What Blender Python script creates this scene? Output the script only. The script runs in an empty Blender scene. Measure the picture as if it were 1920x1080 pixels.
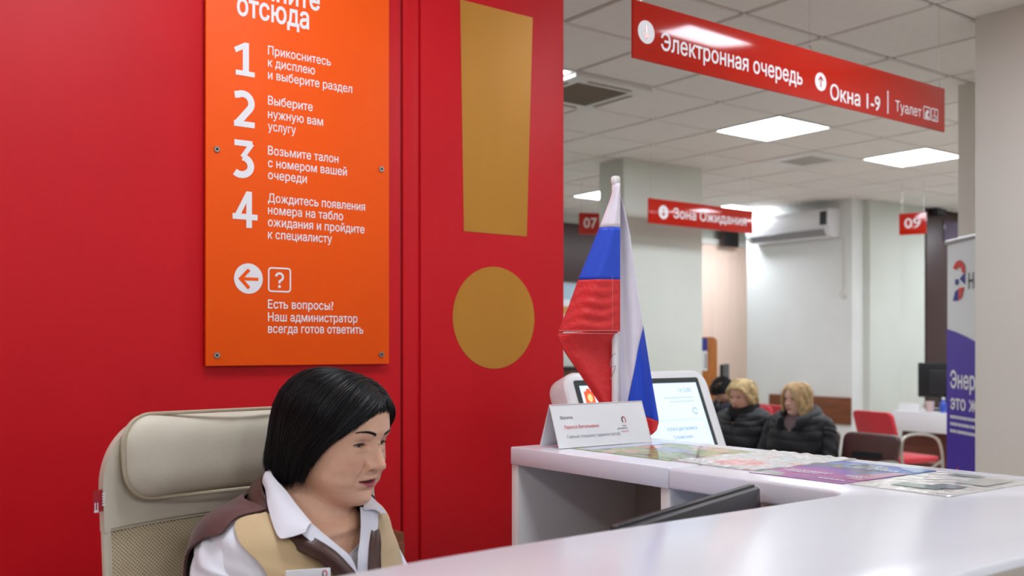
import bpy, bmesh, math, random
import numpy as np
from mathutils import Vector, Matrix
from mathutils.geometry import delaunay_2d_cdt
random.seed(7); np.random.seed(7)
SC = bpy.context.scene
COL = SC.collection

# ------------------------------------------------------------------ camera, world, exposure
# world axes: X runs along the red partition, Y runs towards it, Z up; the camera stands at the origin
cam_data = bpy.data.cameras.new('camera')
cam = bpy.data.objects.new('camera', cam_data); COL.objects.link(cam)
cam_data.sensor_width = 36.0
cam_data.lens = 35.0
cam_data.shift_y = 110.0/1920.0
cam_data.clip_start = 0.05
cam_data.dof.use_dof = True
cam_data.dof.focus_distance = 2.15
cam_data.dof.aperture_fstop = 4.0
cam.matrix_world = Matrix(((0.8, 0, -0.6, 0), (-0.6, 0, -0.8, 0), (0, 1, 0, 1.42), (0, 0, 0, 1)))
SC.camera = cam

world = bpy.data.worlds.new('world'); SC.world = world
world.use_nodes = True
world.node_tree.nodes['Background'].inputs[0].default_value = (0.9, 0.95, 1.0, 1)
world.node_tree.nodes['Background'].inputs[1].default_value = 0.3

SC.view_settings.view_transform = 'Standard'
SC.view_settings.look = 'None'
SC.view_settings.gamma = 1.0
SC.view_settings.use_curve_mapping = False
SC.view_settings.exposure = 0.85
LAMP = 11.5           # radiance of the ceiling panels

# ------------------------------------------------------------------ materials
def lin(c):
    c = c/255.0
    return c/12.92 if c <= 0.04045 else ((c+0.055)/1.055)**2.4
def rgb(t): return (lin(t[0]), lin(t[1]), lin(t[2]), 1.0)
MATS = {}
def pm(name, c, rough=0.5, metal=0.0, var=0.04, vscale=6.0, bump=0.0, bscale=60.0, spec=0.5, coat=0.0, coat_rough=0.08,
       sheen=0.0, sss=0.0, aniso=0.0, attr=False, stretch=None, coatbump=0.0):
    """principled material with a little noise in its colour, and optional noise bump"""
    m = bpy.data.materials.new(name); m.use_nodes = True
    nt = m.node_tree; N = nt.nodes; L = nt.links
    b = N['Principled BSDF']
    b.inputs['Roughness'].default_value = rough
    b.inputs['Metallic'].default_value = metal
    b.inputs['Specular IOR Level'].default_value = spec
    b.inputs['Coat Weight'].default_value = coat
    b.inputs['Coat Roughness'].default_value = coat_rough
    if sheen: b.inputs['Sheen Weight'].default_value = sheen
    if aniso: b.inputs['Anisotropic'].default_value = aniso
    if sss:
        b.inputs['Subsurface Weight'].default_value = sss
        b.inputs['Subsurface Radius'].default_value = (0.009, 0.004, 0.002)
        b.inputs['Subsurface Scale'].default_value = 0.6
    tc = N.new('ShaderNodeTexCoord')
    vec = tc.outputs['Object']
    if stretch:
        mp = N.new('ShaderNodeMapping'); mp.inputs['Scale'].default_value = stretch
        L.new(vec, mp.inputs['Vector']); vec = mp.outputs['Vector']
    nz = N.new('ShaderNodeTexNoise'); nz.inputs['Scale'].default_value = vscale; nz.inputs['Detail'].default_value = 3
    L.new(vec, nz.inputs['Vector'])
    base = rgb(c)
    mr = N.new('ShaderNodeMapRange')
    mr.inputs['To Min'].default_value = 1-var; mr.inputs['To Max'].default_value = 1+var
    mr.inputs['From Min'].default_value = 0.3; mr.inputs['From Max'].default_value = 0.7
    L.new(nz.outputs['Fac'], mr.inputs['Value'])
    vm = N.new('ShaderNodeVectorMath'); vm.operation = 'SCALE'
    if attr:
        at = N.new('ShaderNodeVertexColor'); at.layer_name = 'tint'
        L.new(at.outputs['Color'], vm.inputs[0])
    else:
        vm.inputs[0].default_value = base[:3]
    L.new(mr.outputs['Result'], vm.inputs['Scale'])
    L.new(vm.outputs['Vector'], b.inputs['Base Color'])
    if bump:
        n2 = N.new('ShaderNodeTexNoise'); n2.inputs['Scale'].default_value = bscale; n2.inputs['Detail'].default_value = 4
        L.new(vec, n2.inputs['Vector'])
        bp = N.new('ShaderNodeBump'); bp.inputs['Strength'].default_value = bump; bp.inputs['Distance'].default_value = 0.01
        L.new(n2.outputs['Fac'], bp.inputs['Height'])
        L.new(bp.outputs['Normal'], b.inputs['Coat Normal' if coatbump else 'Normal'])
    MATS[name] = m
    return m
def emis(name, c, strength):
    m = bpy.data.materials.new(name); m.use_nodes = True
    b = m.node_tree.nodes['Principled BSDF']
    b.inputs['Base Color'].default_value = rgb(c)
    b.inputs['Emission Color'].default_value = rgb(c)
    b.inputs['Emission Strength'].default_value = strength
    MATS[name] = m
    return m

# ------------------------------------------------------------------ mesh helpers
class MB:
    def __init__(self, M=None):
        self.v = []; self.f = []; self.mi = []; self.sm = []; self.M = M or Matrix.Identity(4); self.cur = 0; self.col = None
    def add(self, vs, fs, smooth=False):
        o = len(self.v); M = self.M
        for p in vs: self.v.append(tuple(M @ Vector(p)))
        for f in fs:
            self.f.append(tuple(i+o for i in f)); self.mi.append(self.cur); self.sm.append(smooth)
    def box(self, x0, x1, y0, y1, z0, z1, bevel=0.0, seg=2):
        bm = bmesh.new()
        r = bmesh.ops.create_cube(bm, size=1)
        for v in bm.verts:
            v.co = Vector(((x0+x1)/2+v.co.x*(x1-x0), (y0+y1)/2+v.co.y*(y1-y0), (z0+z1)/2+v.co.z*(z1-z0)))
        if bevel: bmesh.ops.bevel(bm, geom=list(bm.edges), offset=bevel, segments=seg, profile=0.5, affect='EDGES', clamp_overlap=True)
        bm.verts.index_update()
        self.add([v.co for v in bm.verts], [[v.index for v in f.verts] for f in bm.faces], smooth=bool(bevel))
        bm.free()
        return self
    def grid(self, P, cu=False, cv=False, smooth=True, flip=False):
        """P[row][col] points; cu closes rows, cv closes columns"""
        R = len(P); C = len(P[0])
        vs = [tuple(p) for row in P for p in row]; fs = []
        for i in range(R if cu else R-1):
            for j in range(C if cv else C-1):
                a, b = i*C+j, i*C+(j+1) % C
                c, d = ((i+1) % R)*C+(j+1) % C, ((i+1) % R)*C+j
                fs.append((a, d, c, b) if flip else (a, b, c, d))
        self.add(vs, fs, smooth); return self
    def tube(self, pts, r, n=8, caps=True, flat=1.0, up=None):
        pts = [Vector(p) for p in pts]; K = len(pts)
        rs = r if hasattr(r, '__len__') else [r]*K
        T = []
        for i in range(K):
            t = pts[min(i+1, K-1)]-pts[max(i-1, 0)]
            T.append(t.normalized() if t.length > 1e-9 else Vector((0, 0, 1)))
        u = Vector(up) if up else (Vector((0, 0, 1)) if abs(T[0].z) < 0.9 else Vector((1, 0, 0)))
        rows = []
        for i in range(K):
            u = (u-T[i]*u.dot(T[i]))
            u = u.normalized() if u.length > 1e-6 else T[i].orthogonal().normalized()
            w = T[i].cross(u)
            rows.append([pts[i]+u*(math.cos(a)*rs[i]*flat)+w*(math.sin(a)*rs[i]) for a in [2*math.pi*k/n for k in range(n)]])
        o = len(self.v)
        self.grid(rows, cv=True, flip=True)
        if caps:
            fs = [tuple(reversed(range(n))), tuple((K-1)*n+k for k in range(n))]
            for f in fs:
                self.f.append(tuple(i+o for i in f)); self.mi.append(self.cur); self.sm.append(False)
        return self
    def prism(self, poly, fn, t0, t1, bevel=0.0, smooth=False):
        """poly: 2D outline (counter-clockwise seen along -t); fn(a, b, t) -> point"""
        bm = bmesh.new(); n = len(poly)
        A = [bm.verts.new(fn(a, b, t0)) for a, b in poly]; B = [bm.verts.new(fn(a, b, t1)) for a, b in poly]
        fa = bm.faces.new(A); fb = bm.faces.new(list(reversed(B)))
        for i in range(n): bm.faces.new((A[i], B[i], B[(i+1) % n], A[(i+1) % n]))
        bmesh.ops.recalc_face_normals(bm, faces=list(bm.faces))
        if bevel: bmesh.ops.bevel(bm, geom=list(set(fa.edges) | set(fb.edges)), offset=bevel, segments=3, profile=0.5, affect='EDGES', clamp_overlap=True)
        bm.verts.index_update()
        self.add([v.co for v in bm.verts], [[v.index for v in f.verts] for f in bm.faces], smooth=smooth or bool(bevel))
        bm.free(); return self
    def lathe(self, prof, c, axis=(0, 0, 1), n=24):
        ax = Vector(axis).normalized(); u = ax.orthogonal().normalized(); w = ax.cross(u); c = Vector(c)
        rows = [[c+ax*h+(u*math.cos(2*math.pi*k/n)+w*math.sin(2*math.pi*k/n))*r for k in range(n)] for r, h in prof]
        return self.grid(rows, cv=True)
    def ball(self, c, rx, ry, rz, n=16, m=10):
        rows = []
        for i in range(m+1):
            t = math.pi*i/m
            rows.append([(c[0]+rx*math.sin(t)*math.cos(2*math.pi*k/n), c[1]+ry*math.sin(t)*math.sin(2*math.pi*k/n), c[2]+rz*math.cos(t)) for k in range(n)])
        return self.grid(rows, cv=True, flip=True)
    def build(self, name, mats, parent=None, label=None, angle=40, col=None):
        me = bpy.data.meshes.new(name)
        off = Vector(parent.get('_o', (0, 0, 0))) if parent is not None else Vector((0, 0, 0))
        me.from_pydata([tuple(Vector(p)-off) for p in self.v], [], self.f)
        for m in (mats if isinstance(mats, (list, tuple)) else [mats]): me.materials.append(MATS[m] if isinstance(m, str) else m)
        if len(set(self.mi)) > 1 or any(self.mi): me.polygons.foreach_set('material_index', self.mi)
        me.polygons.foreach_set('use_smooth', self.sm)
        if col is not None:
            ca = me.color_attributes.new('tint', 'FLOAT_COLOR', 'POINT')
            ca.data.foreach_set('color', np.asarray(col, dtype=np.float32).ravel())
        if any(self.sm) and angle:
            me.set_sharp_from_angle(angle=math.radians(angle))
        me.update()
        o = bpy.data.objects.new(name, me); COL.objects.link(o)
        if parent is not None: o.parent = parent; o['_o'] = tuple(off)
        if label: o['label'] = label
        return o

def thing(name, label, cat, loc, group=None):
    o = bpy.data.objects.new(name, None); COL.objects.link(o); o.empty_display_size = 0.05
    o.location = loc; o['_o'] = tuple(loc); o['label'] = label; o['category'] = cat
    if group: o['group'] = group
    return o
def tag(o, label, cat, group=None, kind=None):
    if label: o['label'] = label
    if cat: o['category'] = cat
    if group: o['group'] = group
    if kind: o['kind'] = kind
    return o
def struct(o): o['kind'] = 'structure'; return o
def copy_thing(root, loc, label, group=None):
    r = root.copy(); COL.objects.link(r); r.location = loc; r['label'] = label
    if group: r['group'] = group
    for ch in list(root.children):
        c = ch.copy(); COL.objects.link(c); c.parent = r
        for g in ch.children:
            d = g.copy(); COL.objects.link(d); d.parent = c
    return r

def rrect(x0, x1, y0, y1, r, n=6):
    out = []
    for cx, cy, a0 in ((x1-r, y0+r, -90), (x1-r, y1-r, 0), (x0+r, y1-r, 90), (x0+r, y0+r, 180)):
        for k in range(n+1):
            a = math.radians(a0+90*k/n); out.append((cx+r*math.cos(a), cy+r*math.sin(a)))
    return out
def smooth_path(pts, k=6):
    """Catmull-Rom through points of any dimension"""
    P = [np.array(p, float) for p in pts]; P = [2*P[0]-P[1]]+P+[2*P[-1]-P[-2]]
    out = []
    for i in range(1, len(P)-2):
        for j in range(k):
            t = j/k
            out.append(0.5*((2*P[i])+(-P[i-1]+P[i+1])*t+(2*P[i-1]-5*P[i]+4*P[i+1]-P[i+2])*t*t+(-P[i-1]+3*P[i]-3*P[i+1]+P[i+2])*t**3))
    out.append(P[-2]); return out

# ------------------------------------------------------------------ lettering and flat marks
class Face:
    """a flat face in the scene: origin, right and up; marks sit a hair above it"""
    def __init__(self, o, right, up):
        self.o = Vector(o); self.r = Vector(right).normalized(); self.u = Vector(up).normalized(); self.n = self.r.cross(self.u); self.k = 0
    def p(self, a, b, h=0.0008): return self.o+self.r*a+self.u*b+self.n*h
    def text(self, mb, s, a, b, cap, width=None, bold=0.0, h=0.0008):
        """outlines of the built-in font, filled by winding number so that overlapping contours stay whole"""
        c = bpy.data.curves.new('t', 'FONT'); c.body = s; c.size = 1.0; c.resolution_u = 3; c.fill_mode = 'NONE'
        o = bpy.data.objects.new('t', c); COL.objects.link(o)
        dg = bpy.context.evaluated_depsgraph_get(); me = bpy.data.meshes.new_from_object(o.evaluated_get(dg))
        V = np.array([(v.co.x, v.co.y) for v in me.vertices]); nxt = {e.vertices[0]: e.vertices[1] for e in me.edges}
        bpy.data.objects.remove(o); bpy.data.curves.remove(c); bpy.data.meshes.remove(me)
        loops = []; seen = set()
        for k in range(len(V)):
            if k in seen or k not in nxt: continue
            lp = []; i = k
            while i not in seen and i in nxt: seen.add(i); lp.append(i); i = nxt[i]
            if len(lp) > 2: loops.append(lp)
        def wind(P, pts):
            A = pts; B = np.roll(pts, -1, 0); up = (A[:, 1] <= P[1]) & (B[:, 1] > P[1]); dn = (A[:, 1] > P[1]) & (B[:, 1] <= P[1])
            cr = (B[:, 0]-A[:, 0])*(P[1]-A[:, 1])-(P[0]-A[:, 0])*(B[:, 1]-A[:, 1])
            return int((up & (cr > 0)).sum()-(dn & (cr < 0)).sum())
        area = [0.5*np.sum(V[l][:, 0]*np.roll(V[l][:, 1], -1)-np.roll(V[l][:, 0], -1)*V[l][:, 1]) for l in loops]
        L2 = []
        for i, l in enumerate(loops):
            q = V[l]; sg = 1 if area[i] > 0 else -1
            hole = any(j != i and area[j]*area[i] < 0 and wind(q[0], V[m]) for j, m in enumerate(loops) if abs(area[j]) > abs(area[i]))
            d0 = q-np.roll(q, 1, 0); d1 = np.roll(q, -1, 0)-q
            n0 = np.stack([d0[:, 1], -d0[:, 0]], -1); n1 = np.stack([d1[:, 1], -d1[:, 0]], -1)
            n0 /= np.linalg.norm(n0, axis=1, keepdims=True)+1e-9; n1 /= np.linalg.norm(n1, axis=1, keepdims=True)+1e-9
            n = n0+n1; n /= np.linalg.norm(n, axis=1, keepdims=True)+1e-9; k = 1/np.clip(np.sum(n*n0, 1), .5, 1)
            q = q+n*k[:, None]*bold*sg*(-1 if hole else 1)
            L2.append(q if (sg > 0) != hole else q[::-1])
        vs = []; es = []
        for q in L2:
            o_ = len(vs); vs += [Vector((float(x), float(y))) for x, y in q]; es += [(o_+i, o_+(i+1) % len(q)) for i in range(len(q))]
        r = delaunay_2d_cdt(vs, es, [], 0, 1e-6); VV = np.array([tuple(v) for v in r[0]]); F = [f for f in r[2] if len(f) == 3]
        C = np.array([VV[list(f)].mean(0) for f in F]); W = np.zeros(len(F), int)
        A = np.concatenate(L2); B = np.concatenate([np.roll(q, -1, 0) for q in L2])
        for i, P in enumerate(C):
            up = (A[:, 1] <= P[1]) & (B[:, 1] > P[1]); dn = (A[:, 1] > P[1]) & (B[:, 1] <= P[1])
            cr = (B[:, 0]-A[:, 0])*(P[1]-A[:, 1])-(P[0]-A[:, 0])*(B[:, 1]-A[:, 1]); W[i] = (up & (cr > 0)).sum()-(dn & (cr < 0)).sum()
        x0 = VV[:, 0].min(); w = VV[:, 0].max()-x0; sy = cap/0.682; sx = width/w if width else sy
        mb.add([self.p(a+(x-x0)*sx, b+y*sy, h) for x, y in VV], [f for f, q in zip(F, W) if q > 0])
        return self
    def poly(self, mb, pts, h=0.0008):
        self.k = (self.k+1) % 24; h += self.k*2.5e-5      # neighbouring marks never lie in exactly one plane
        bm = bmesh.new(); vs = [bm.verts.new(self.p(a, b, h)) for a, b in pts]
        f = bm.faces.new(vs); f.normal_update()
        if f.normal.dot(self.n) < 0: f.normal_flip()
        bmesh.ops.triangulate(bm, faces=[f]); bm.verts.index_update()
        mb.add([v.co for v in bm.verts], [[v.index for v in g.verts] for g in bm.faces]); bm.free(); return self
    def rect(self, mb, a0, a1, b0, b1, h=0.0008): return self.poly(mb, [(a0, b0), (a1, b0), (a1, b1), (a0, b1)], h)
    def ell(self, mb, a, b, ra, rb=None, h=0.0008, n=40):
        rb = rb or ra
        return self.poly(mb, [(a+ra*math.cos(2*math.pi*k/n), b+rb*math.sin(2*math.pi*k/n)) for k in range(n)], h)
    def stroke(self, mb, pts, w, h=0.0008, closed=False, wf=None):
        """a line of even width with mitred corners"""
        self.k = (self.k+1) % 24; h += self.k*2.5e-5
        P = [np.array(p, float) for p in pts]; K = len(P); Lf = []; Rt = []
        for i in range(K):
            if closed: d0 = P[i]-P[i-1]; d1 = P[(i+1) % K]-P[i]
            else: d0 = P[i]-P[i-1] if i else P[1]-P[0]; d1 = P[i+1]-P[i] if i < K-1 else P[i]-P[i-1]
            d0 = d0/(np.linalg.norm(d0)+1e-12); d1 = d1/(np.linalg.norm(d1)+1e-12)
            t = d0+d1; t = t/(np.linalg.norm(t)+1e-12); n = np.array([-t[1], t[0]])
            k = 1/max(0.45, float(np.dot(n, [-d0[1], d0[0]])))
            ww = (wf[i] if wf else w)/2*k
            Lf.append(P[i]+n*ww); Rt.append(P[i]-n*ww)
        vs = [self.p(*q, h) for q in Lf]+[self.p(*q, h) for q in Rt]
        fs = [(K+i, K+(i+1) % K, (i+1) % K, i) for i in range(K if closed else K-1)]
        mb.add(vs, fs); return self
def arc(cx, cy, r, a0, a1, n=14, ry=None):
    ry = ry or r
    return [(cx+r*math.cos(math.radians(a0+(a1-a0)*k/n)), cy+ry*math.sin(math.radians(a0+(a1-a0)*k/n))) for k in range(n+1)]

# ------------------------------------------------------------------ palette
pm('red_paint', (204, 15, 28), rough=0.5, spec=0.28, var=0.05, vscale=2.5, bump=0.03, bscale=25)
pm('red_groove', (110, 8, 14), rough=0.6)
pm('gold_paint', (196, 136, 44), rough=0.4, metal=0.25, var=0.06, vscale=5, stretch=(1, 1, 0.15))
pm('orange_acrylic', (255, 92, 4), rough=0.55, var=0.02, spec=0.25)
pm('white_print', (242, 240, 242), rough=0.45, var=0.01)
pm('steel', (170, 170, 168), rough=0.3, metal=1.0)
pm('dark_hole', (18, 22, 24), rough=0.6)
pm('ceiling_tile', (238, 233, 226), rough=0.9, var=0.02, vscale=30, bump=0.08, bscale=180)
pm('ceiling_gap', (176, 168, 160), rough=0.9)
pm('wall_white', (238, 240, 236), rough=0.85, var=0.02, vscale=3)
pm('wall_green', (224, 228, 218), rough=0.85, var=0.02, vscale=3)
pm('pillar_paint', (230, 223, 213), rough=0.8, var=0.015, vscale=3)
pm('floor_tile', (206, 198, 186), rough=0.35, var=0.06, vscale=4)
pm('dark_brown', (66, 44, 42), rough=0.45, var=0.08, vscale=5)
pm('counter_white', (234, 237, 244), rough=0.2, var=0.01, spec=0.42)
pm('counter_grey', (196, 192, 184), rough=0.5, var=0.02)
pm('board_grey', (170, 160, 148), rough=0.55, var=0.02)
pm('white_plastic', (236, 236, 238), rough=0.3, var=0.01)
pm('offwhite_plastic', (228, 226, 220), rough=0.4, var=0.015)
pm('grey_plastic', (150, 150, 152), rough=0.45, var=0.03)
pm('black_plastic', (26, 27, 30), rough=0.42, var=0.08, bump=0.05, bscale=300)
pm('monitor_shell', (40, 41, 46), rough=0.38, var=0.05, bump=0.08, bscale=400)
pm('sign_red', (192, 30, 10), rough=0.11, var=0.02, vscale=2)
pm('wood_orange', (190, 116, 50), rough=0.45, var=0.18, vscale=6, stretch=(6, 6, 0.6))
pm('wood_brown', (124, 72, 44), rough=0.4, var=0.28, vscale=5, stretch=(0.5, 0.5, 9))
pm('wood_red', (96, 48, 34), rough=0.4, var=0.3, vscale=5, stretch=(0.5, 0.5, 8))
pm('red_fabric', (206, 30, 46), rough=0.7, var=0.05, sheen=0.3)
pm('brown_leather', (84, 50, 46), rough=0.38, var=0.08, bump=0.06, bscale=120)
pm('cream_leather', (206, 198, 178), rough=0.55, var=0.025, vscale=8, bump=0.05, bscale=140)
pm('cream_seam', (186, 174, 148), rough=0.5)

# ------------------------------------------------------------------ the room
CZ = 2.975
GX = [4.26+0.6*k for k in range(-13, 15)]     # ceiling grid lines, X -3.54 .. 12.66
GY = [3.076+0.6*k for k in range(-12, 11)]    # Y -4.12 .. 9.08
X0, X1, Y0, Y1 = -3.54, 12.66, -4.12, 9.08
LIGHTS = [(3.36, 4.576), (5.76, 4.576), (7.56, 4.576), (6.96, 7.576), (8.76, 7.576)]
LIGHTS_UNSEEN = [(4.56, 7.576), (9.96, 8.176), (9.96, 2.776), (11.16, 5.176), (7.56, 3.376), (0.96, 1.576), (3.36, 1.576), (5.76, 1.576), (7.56, 1.576), (9.96, 4.576), (9.36, 1.576), (0.96, -1.424), (3.36, -1.424), (-1.44, 1.576), (-1.44, -1.424), (6.36, -1.424), (-1.44, -3.224), (2.16, -3.224)]  # unseen panels, mostly added for brightness; a few read off sign glare
def cell(x, y): return (round((x-4.56)/0.6), round((y-3.376)/0.6))
TAKEN = {cell(*p) for p in LIGHTS+LIGHTS_UNSEEN}
VENTS = [(3.96, 4.576), (6.96, 5.176)]
TAKEN |= {cell(*p) for p in VENTS}

mb = MB(); mb.box(X0, X1, Y0, Y1+0.4, -0.1, 0.0); struct(mb.build('floor', 'floor_tile'))
mb = MB()
mb.cur = 1
for i in range(len(GX)-1):
    for j in range(len(GY)-1):
        if cell(GX[i]+0.3, GY[j]+0.3) in TAKEN:
            continue
        a, b, c, d = GX[i], GX[i+1], GY[j], GY[j+1]
        mb.add([(a, c, CZ+0.012), (b, c, CZ+0.012), (b, d, CZ+0.012), (a, d, CZ+0.012)], [(3, 2, 1, 0)])
mb.cur = 0
for i in range(len(GX)-1):
    for j in range(len(GY)-1):
        if cell(GX[i]+0.3, GY[j]+0.3) in TAKEN:
            continue
        a, b, c, d = GX[i]+0.012, GX[i+1]-0.012, GY[j]+0.012, GY[j+1]-0.012
        e = 0.006; z = CZ; zz = CZ+0.0115
        vs = [(a, c, zz), (b, c, zz), (b, d, zz), (a, d, zz), (a+e, c+e, z), (b-e, c+e, z), (b-e, d-e, z), (a+e, d-e, z)]
        mb.add(vs, [(7, 6, 5, 4), (0, 4, 5, 1), (1, 5, 6, 2), (2, 6, 7, 3), (3, 7, 4, 0)])
ceil_o = struct(mb.build('ceiling', ['ceiling_tile', 'ceiling_gap'], angle=None))
mb = MB(); mb.box(X0, X1, Y0, Y1+0.4, CZ+0.16, CZ+0.26); struct(mb.build('ceiling_slab', 'ceiling_gap'))

mb = MB(); mb.box(X0-0.15, X0, Y0, Y1, 0, CZ+0.16); struct(mb.build('wall_west', 'wall_white'))
mb = MB(); mb.box(X0, X1, Y0-0.15, Y0, 0, CZ+0.16); struct(mb.build('wall_south', 'wall_white'))
mb = MB(); mb.box(X1, X1+0.15, Y0, Y1, 0, CZ+0.16); struct(mb.build('wall_east', 'wall_white'))
mb = MB(); mb.box(X0, X1, Y1, Y1+0.15, 0, CZ+0.16); struct(mb.build('wall_north', 'wall_green'))

# red partition: left sheet, narrow strip, right sheet with its gold mark
WY = 2.60
mb = MB()
mb.box(X0, 1.531, WY, WY+0.12, 0, CZ, 0.002)
mb.box(1.541, 1.598, WY+0.002, WY+0.12, 0, CZ, 0.003)
mb.box(1.6, 2.167, WY-0.004, WY+0.12, 0, CZ, 0.003)
mb.cur = 1
mb.box(1.529, 1.545, WY+0.012, WY+0.1, 0, CZ)
red = struct(mb.build('wall_red', ['red_paint', 'red_groove']))
wf = Face((0, WY-0.004, 0), (1, 0, 0), (0, 0, 1))
mark = thing('exclamation_mark', 'big gold exclamation mark painted on the red wall', 'wall mark', (1.875, WY-0.004, 1.35))
mb = MB(); wf.poly(mb, [(1.757, 1.783), (2.007, 1.783), (2.032, 2.509), (1.743, 2.509)], 0.0012); mb.build('stroke', 'gold_paint', mark)
mb = MB(); wf.ell(mb, 1.877, 1.513, 0.162, 0.164, 0.0012, 72); mb.build('dot', 'gold_paint', mark)

# right-hand pillars
mb = MB(); mb.box(4.57, 4.93, -0.4, 2.45, 0, CZ+0.1, 0.004); struct(mb.build('pillar_near', 'pillar_paint'))
mb = MB(); mb.box(5.69, 6.05, 2.5, 3.155, 0, CZ+0.1, 0.004); struct(mb.build('pillar_middle', 'pillar_paint'))
mb = MB(); mb.box(5.64, 6.58, 5.99, 6.29, 0, CZ+0.1, 0.004); struct(mb.build('pillar_far', 'wall_green'))
# block with the air conditioner, pilaster beside it
mb = MB(); mb.box(9.1, 10.38, 6.2, 7.6, 0, CZ+0.1, 0.004); struct(mb.build('wall_block', 'wall_white'))
mb = MB(); mb.box(9.3, 9.86, 6.12, 6.2, 0, CZ+0.1, 0.003); mb.box(9.87, 10.36, 6.13, 6.2, 0, CZ+0.1, 0.003); struct(mb.build('trim_pilaster', 'wall_green'))
mb = MB(); mb.box(10.38, 12.6, 6.2, 6.34, 0, CZ+0.1); struct(mb.build('wall_office', 'wall_green'))
# dark door with a transom pane
mb = MB(); mb.box(10.38, 11.9, 6.12, 6.2, 0.0, 2.955, 0.004)
door = struct(mb.build('door_1', 'dark_brown'))
mb = MB(); mb.box(10.72, 11.1, 6.108, 6.122, 2.62, 2.86, 0.003); pm('transom', (96, 84, 104), rough=0.15); mb.build('transom_pane', 'transom', door)
mb = MB(); mb.box(10.44, 10.62, 6.02, 6.12, 2.9, 2.96, 0.004); mb.build('door_closer', 'black_plastic', door)
# dark fascia over the far counters
mb = MB(); mb.box(4.6, 9.0, 9.0, 9.08, 2.2, 2.88, 0.004); struct(mb.build('trim_fascia', 'dark_brown'))
# tall window with vertical blinds in the far wall
bl = thing('vertical_blinds', 'peach vertical window blinds between the pillar and the white wall', 'blinds', (10.0, 9.0, 0.3))
mb = MB(); mb.box(9.3, 11.6, 9.0, 9.06, 2.78, 2.86, 0.004); mb.build('head_rail', 'offwhite_plastic', bl)
pm('blind_cloth', (250, 222, 204), rough=0.9, var=0.03, vscale=3, stretch=(4, 4, 0.2))
mb = MB()
for k in range(26):
    x = 9.35+k*0.086; pts = [(x, 9.035), (x+0.045, 9.022), (x+0.089, 9.028)]
    mb.grid([[(p[0], p[1], 0.35), (p[0], p[1], 2.78)] for p in pts])
mb.build('slats', 'blind_cloth', bl)
disp = thing('display_board', 'small dark screen hung in front of the peach blinds', 'screen', (10.33, 8.93, 2.7))
mb = MB(); mb.box(10.18, 10.5, 8.9, 8.95, 2.755, 2.965, 0.006); mb.build('housing', 'dark_brown', disp)
mb = MB(); mb.box(10.2, 10.48, 8.893, 8.9, 2.775, 2.945, 0.002); mb.build('glass', 'black_plastic', disp)
mb = MB(); mb.box(10.25, 10.28, 8.93, 9.0, 2.85, 2.88); mb.build('bracket', 'steel', disp); mb = MB(); mb.box(10.42, 10.45, 8.93, 9.0, 2.85, 2.88); mb.build('bracket', 'steel', disp)

# ------------------------------------------------------------------ ceiling lights and grilles
emis('lamp_glow', (238, 245, 255), LAMP)
def make_light(x, y, label, group):
    t = thing('ceiling_light', label, 'ceiling light', (x, y, CZ), group)
    mb = MB()
    for a, b, c, d in ((-.3, .3, -.3, -.278), (-.3, .3, .278, .3), (-.3, -.278, -.278, .278), (.278, .3, -.278, .278)):
        mb.box(x+a, x+b, y+c, y+d, CZ-0.004, CZ+0.06)
    mb.box(x-.3, x+.3, y-.3, y+.3, CZ+0.06, CZ+0.075)
    mb.build('frame', 'offwhite_plastic', t)
    mb = MB(); rows = []
    for k in range(49):
        q = k/48; a = -.277+.554*q
        rows.append([(x+a, y-.277, CZ+0.012+0.02*abs(math.cos(q*4*math.pi))), (x+a, y+.277, CZ+0.012+0.02*abs(math.cos(q*4*math.pi)))])
    mb.grid(rows, flip=True); mb.build('diffuser', 'lamp_glow', t)
    return t
names = ['lit ceiling panel half hidden by the red wall edge above the grille', 'lit square ceiling panel under the middle of the long red sign', 'lit square ceiling panel below the right end of the long red sign', 'lit ceiling panel behind the flag top, left of the far pillar', 'far ceiling panel before the peach blinds, hidden by the waiting-zone sign']
proto = None
for (x, y), nme in zip(LIGHTS, names):
    if proto is None: proto = make_light(x, y, nme, 'square ceiling light panels')
    else: copy_thing(proto, (x, y, CZ), nme)
for x, y in LIGHTS_UNSEEN:
    copy_thing(proto, (x, y, CZ), 'unseen square ceiling light panel added to the visible ones', 'unseen ceiling light panels added to the visible ones')
pm('vent_metal', (150, 138, 122), rough=0.6); pm('vent_grey', (196, 192, 184), rough=0.6)
def grille(x, y, label, cas):
    vm_ = 'vent_metal' if cas else 'vent_grey'
    t = thing('ceiling_vent', label, 'ceiling vent', (x, y, CZ))
    s = 0.3
    mb = MB()
    w = 0.1 if cas else 0.14
    zz = CZ-0.03 if cas else CZ-0.006
    for a, b, c, d in ((-s, s, -s, -s+w), (-s, s, s-w, s), (-s, -s+w, -s+w, s-w), (s-w, s, -s+w, s-w)):
        mb.box(x+a, x+b, y+c, y+d, zz, CZ+0.03, 0.006)
    mb.build('frame', 'offwhite_plastic', t)
    mb = MB(); mb.box(x-s+w, x+s-w, y-s+w, y+s-w, CZ+0.03, CZ+0.04); mb.build('backing', 'dark_brown' if cas else 'counter_grey', t)
    
    mb = MB(); k = -s+w+0.012
    while k < s-w-0.005:
        mb.add([(x-s+w, y+k+.004, zz+0.002), (x+s-w, y+k+.004, zz+0.002), (x+s-w, y+k-.008, CZ+0.012), (x-s+w, y+k-.008, CZ+0.012)], [(3, 2, 1, 0)])
        k += 0.02
    mb.build('louvres', vm_, t)
    if cas:
        mb = MB()
        for a, b, c, d in ((-.17, .17, -s+.035, -s+.06), (-.17, .17, s-.06, s-.035), (-s+.035, -s+.06, -.17, .17), (s-.06, s-.035, -.17, .17)):
            mb.box(x+a, x+b, y+c, y+d, zz-0.003, zz+0.004)
        mb.build('air_slot', 'vent_metal', t)
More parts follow.
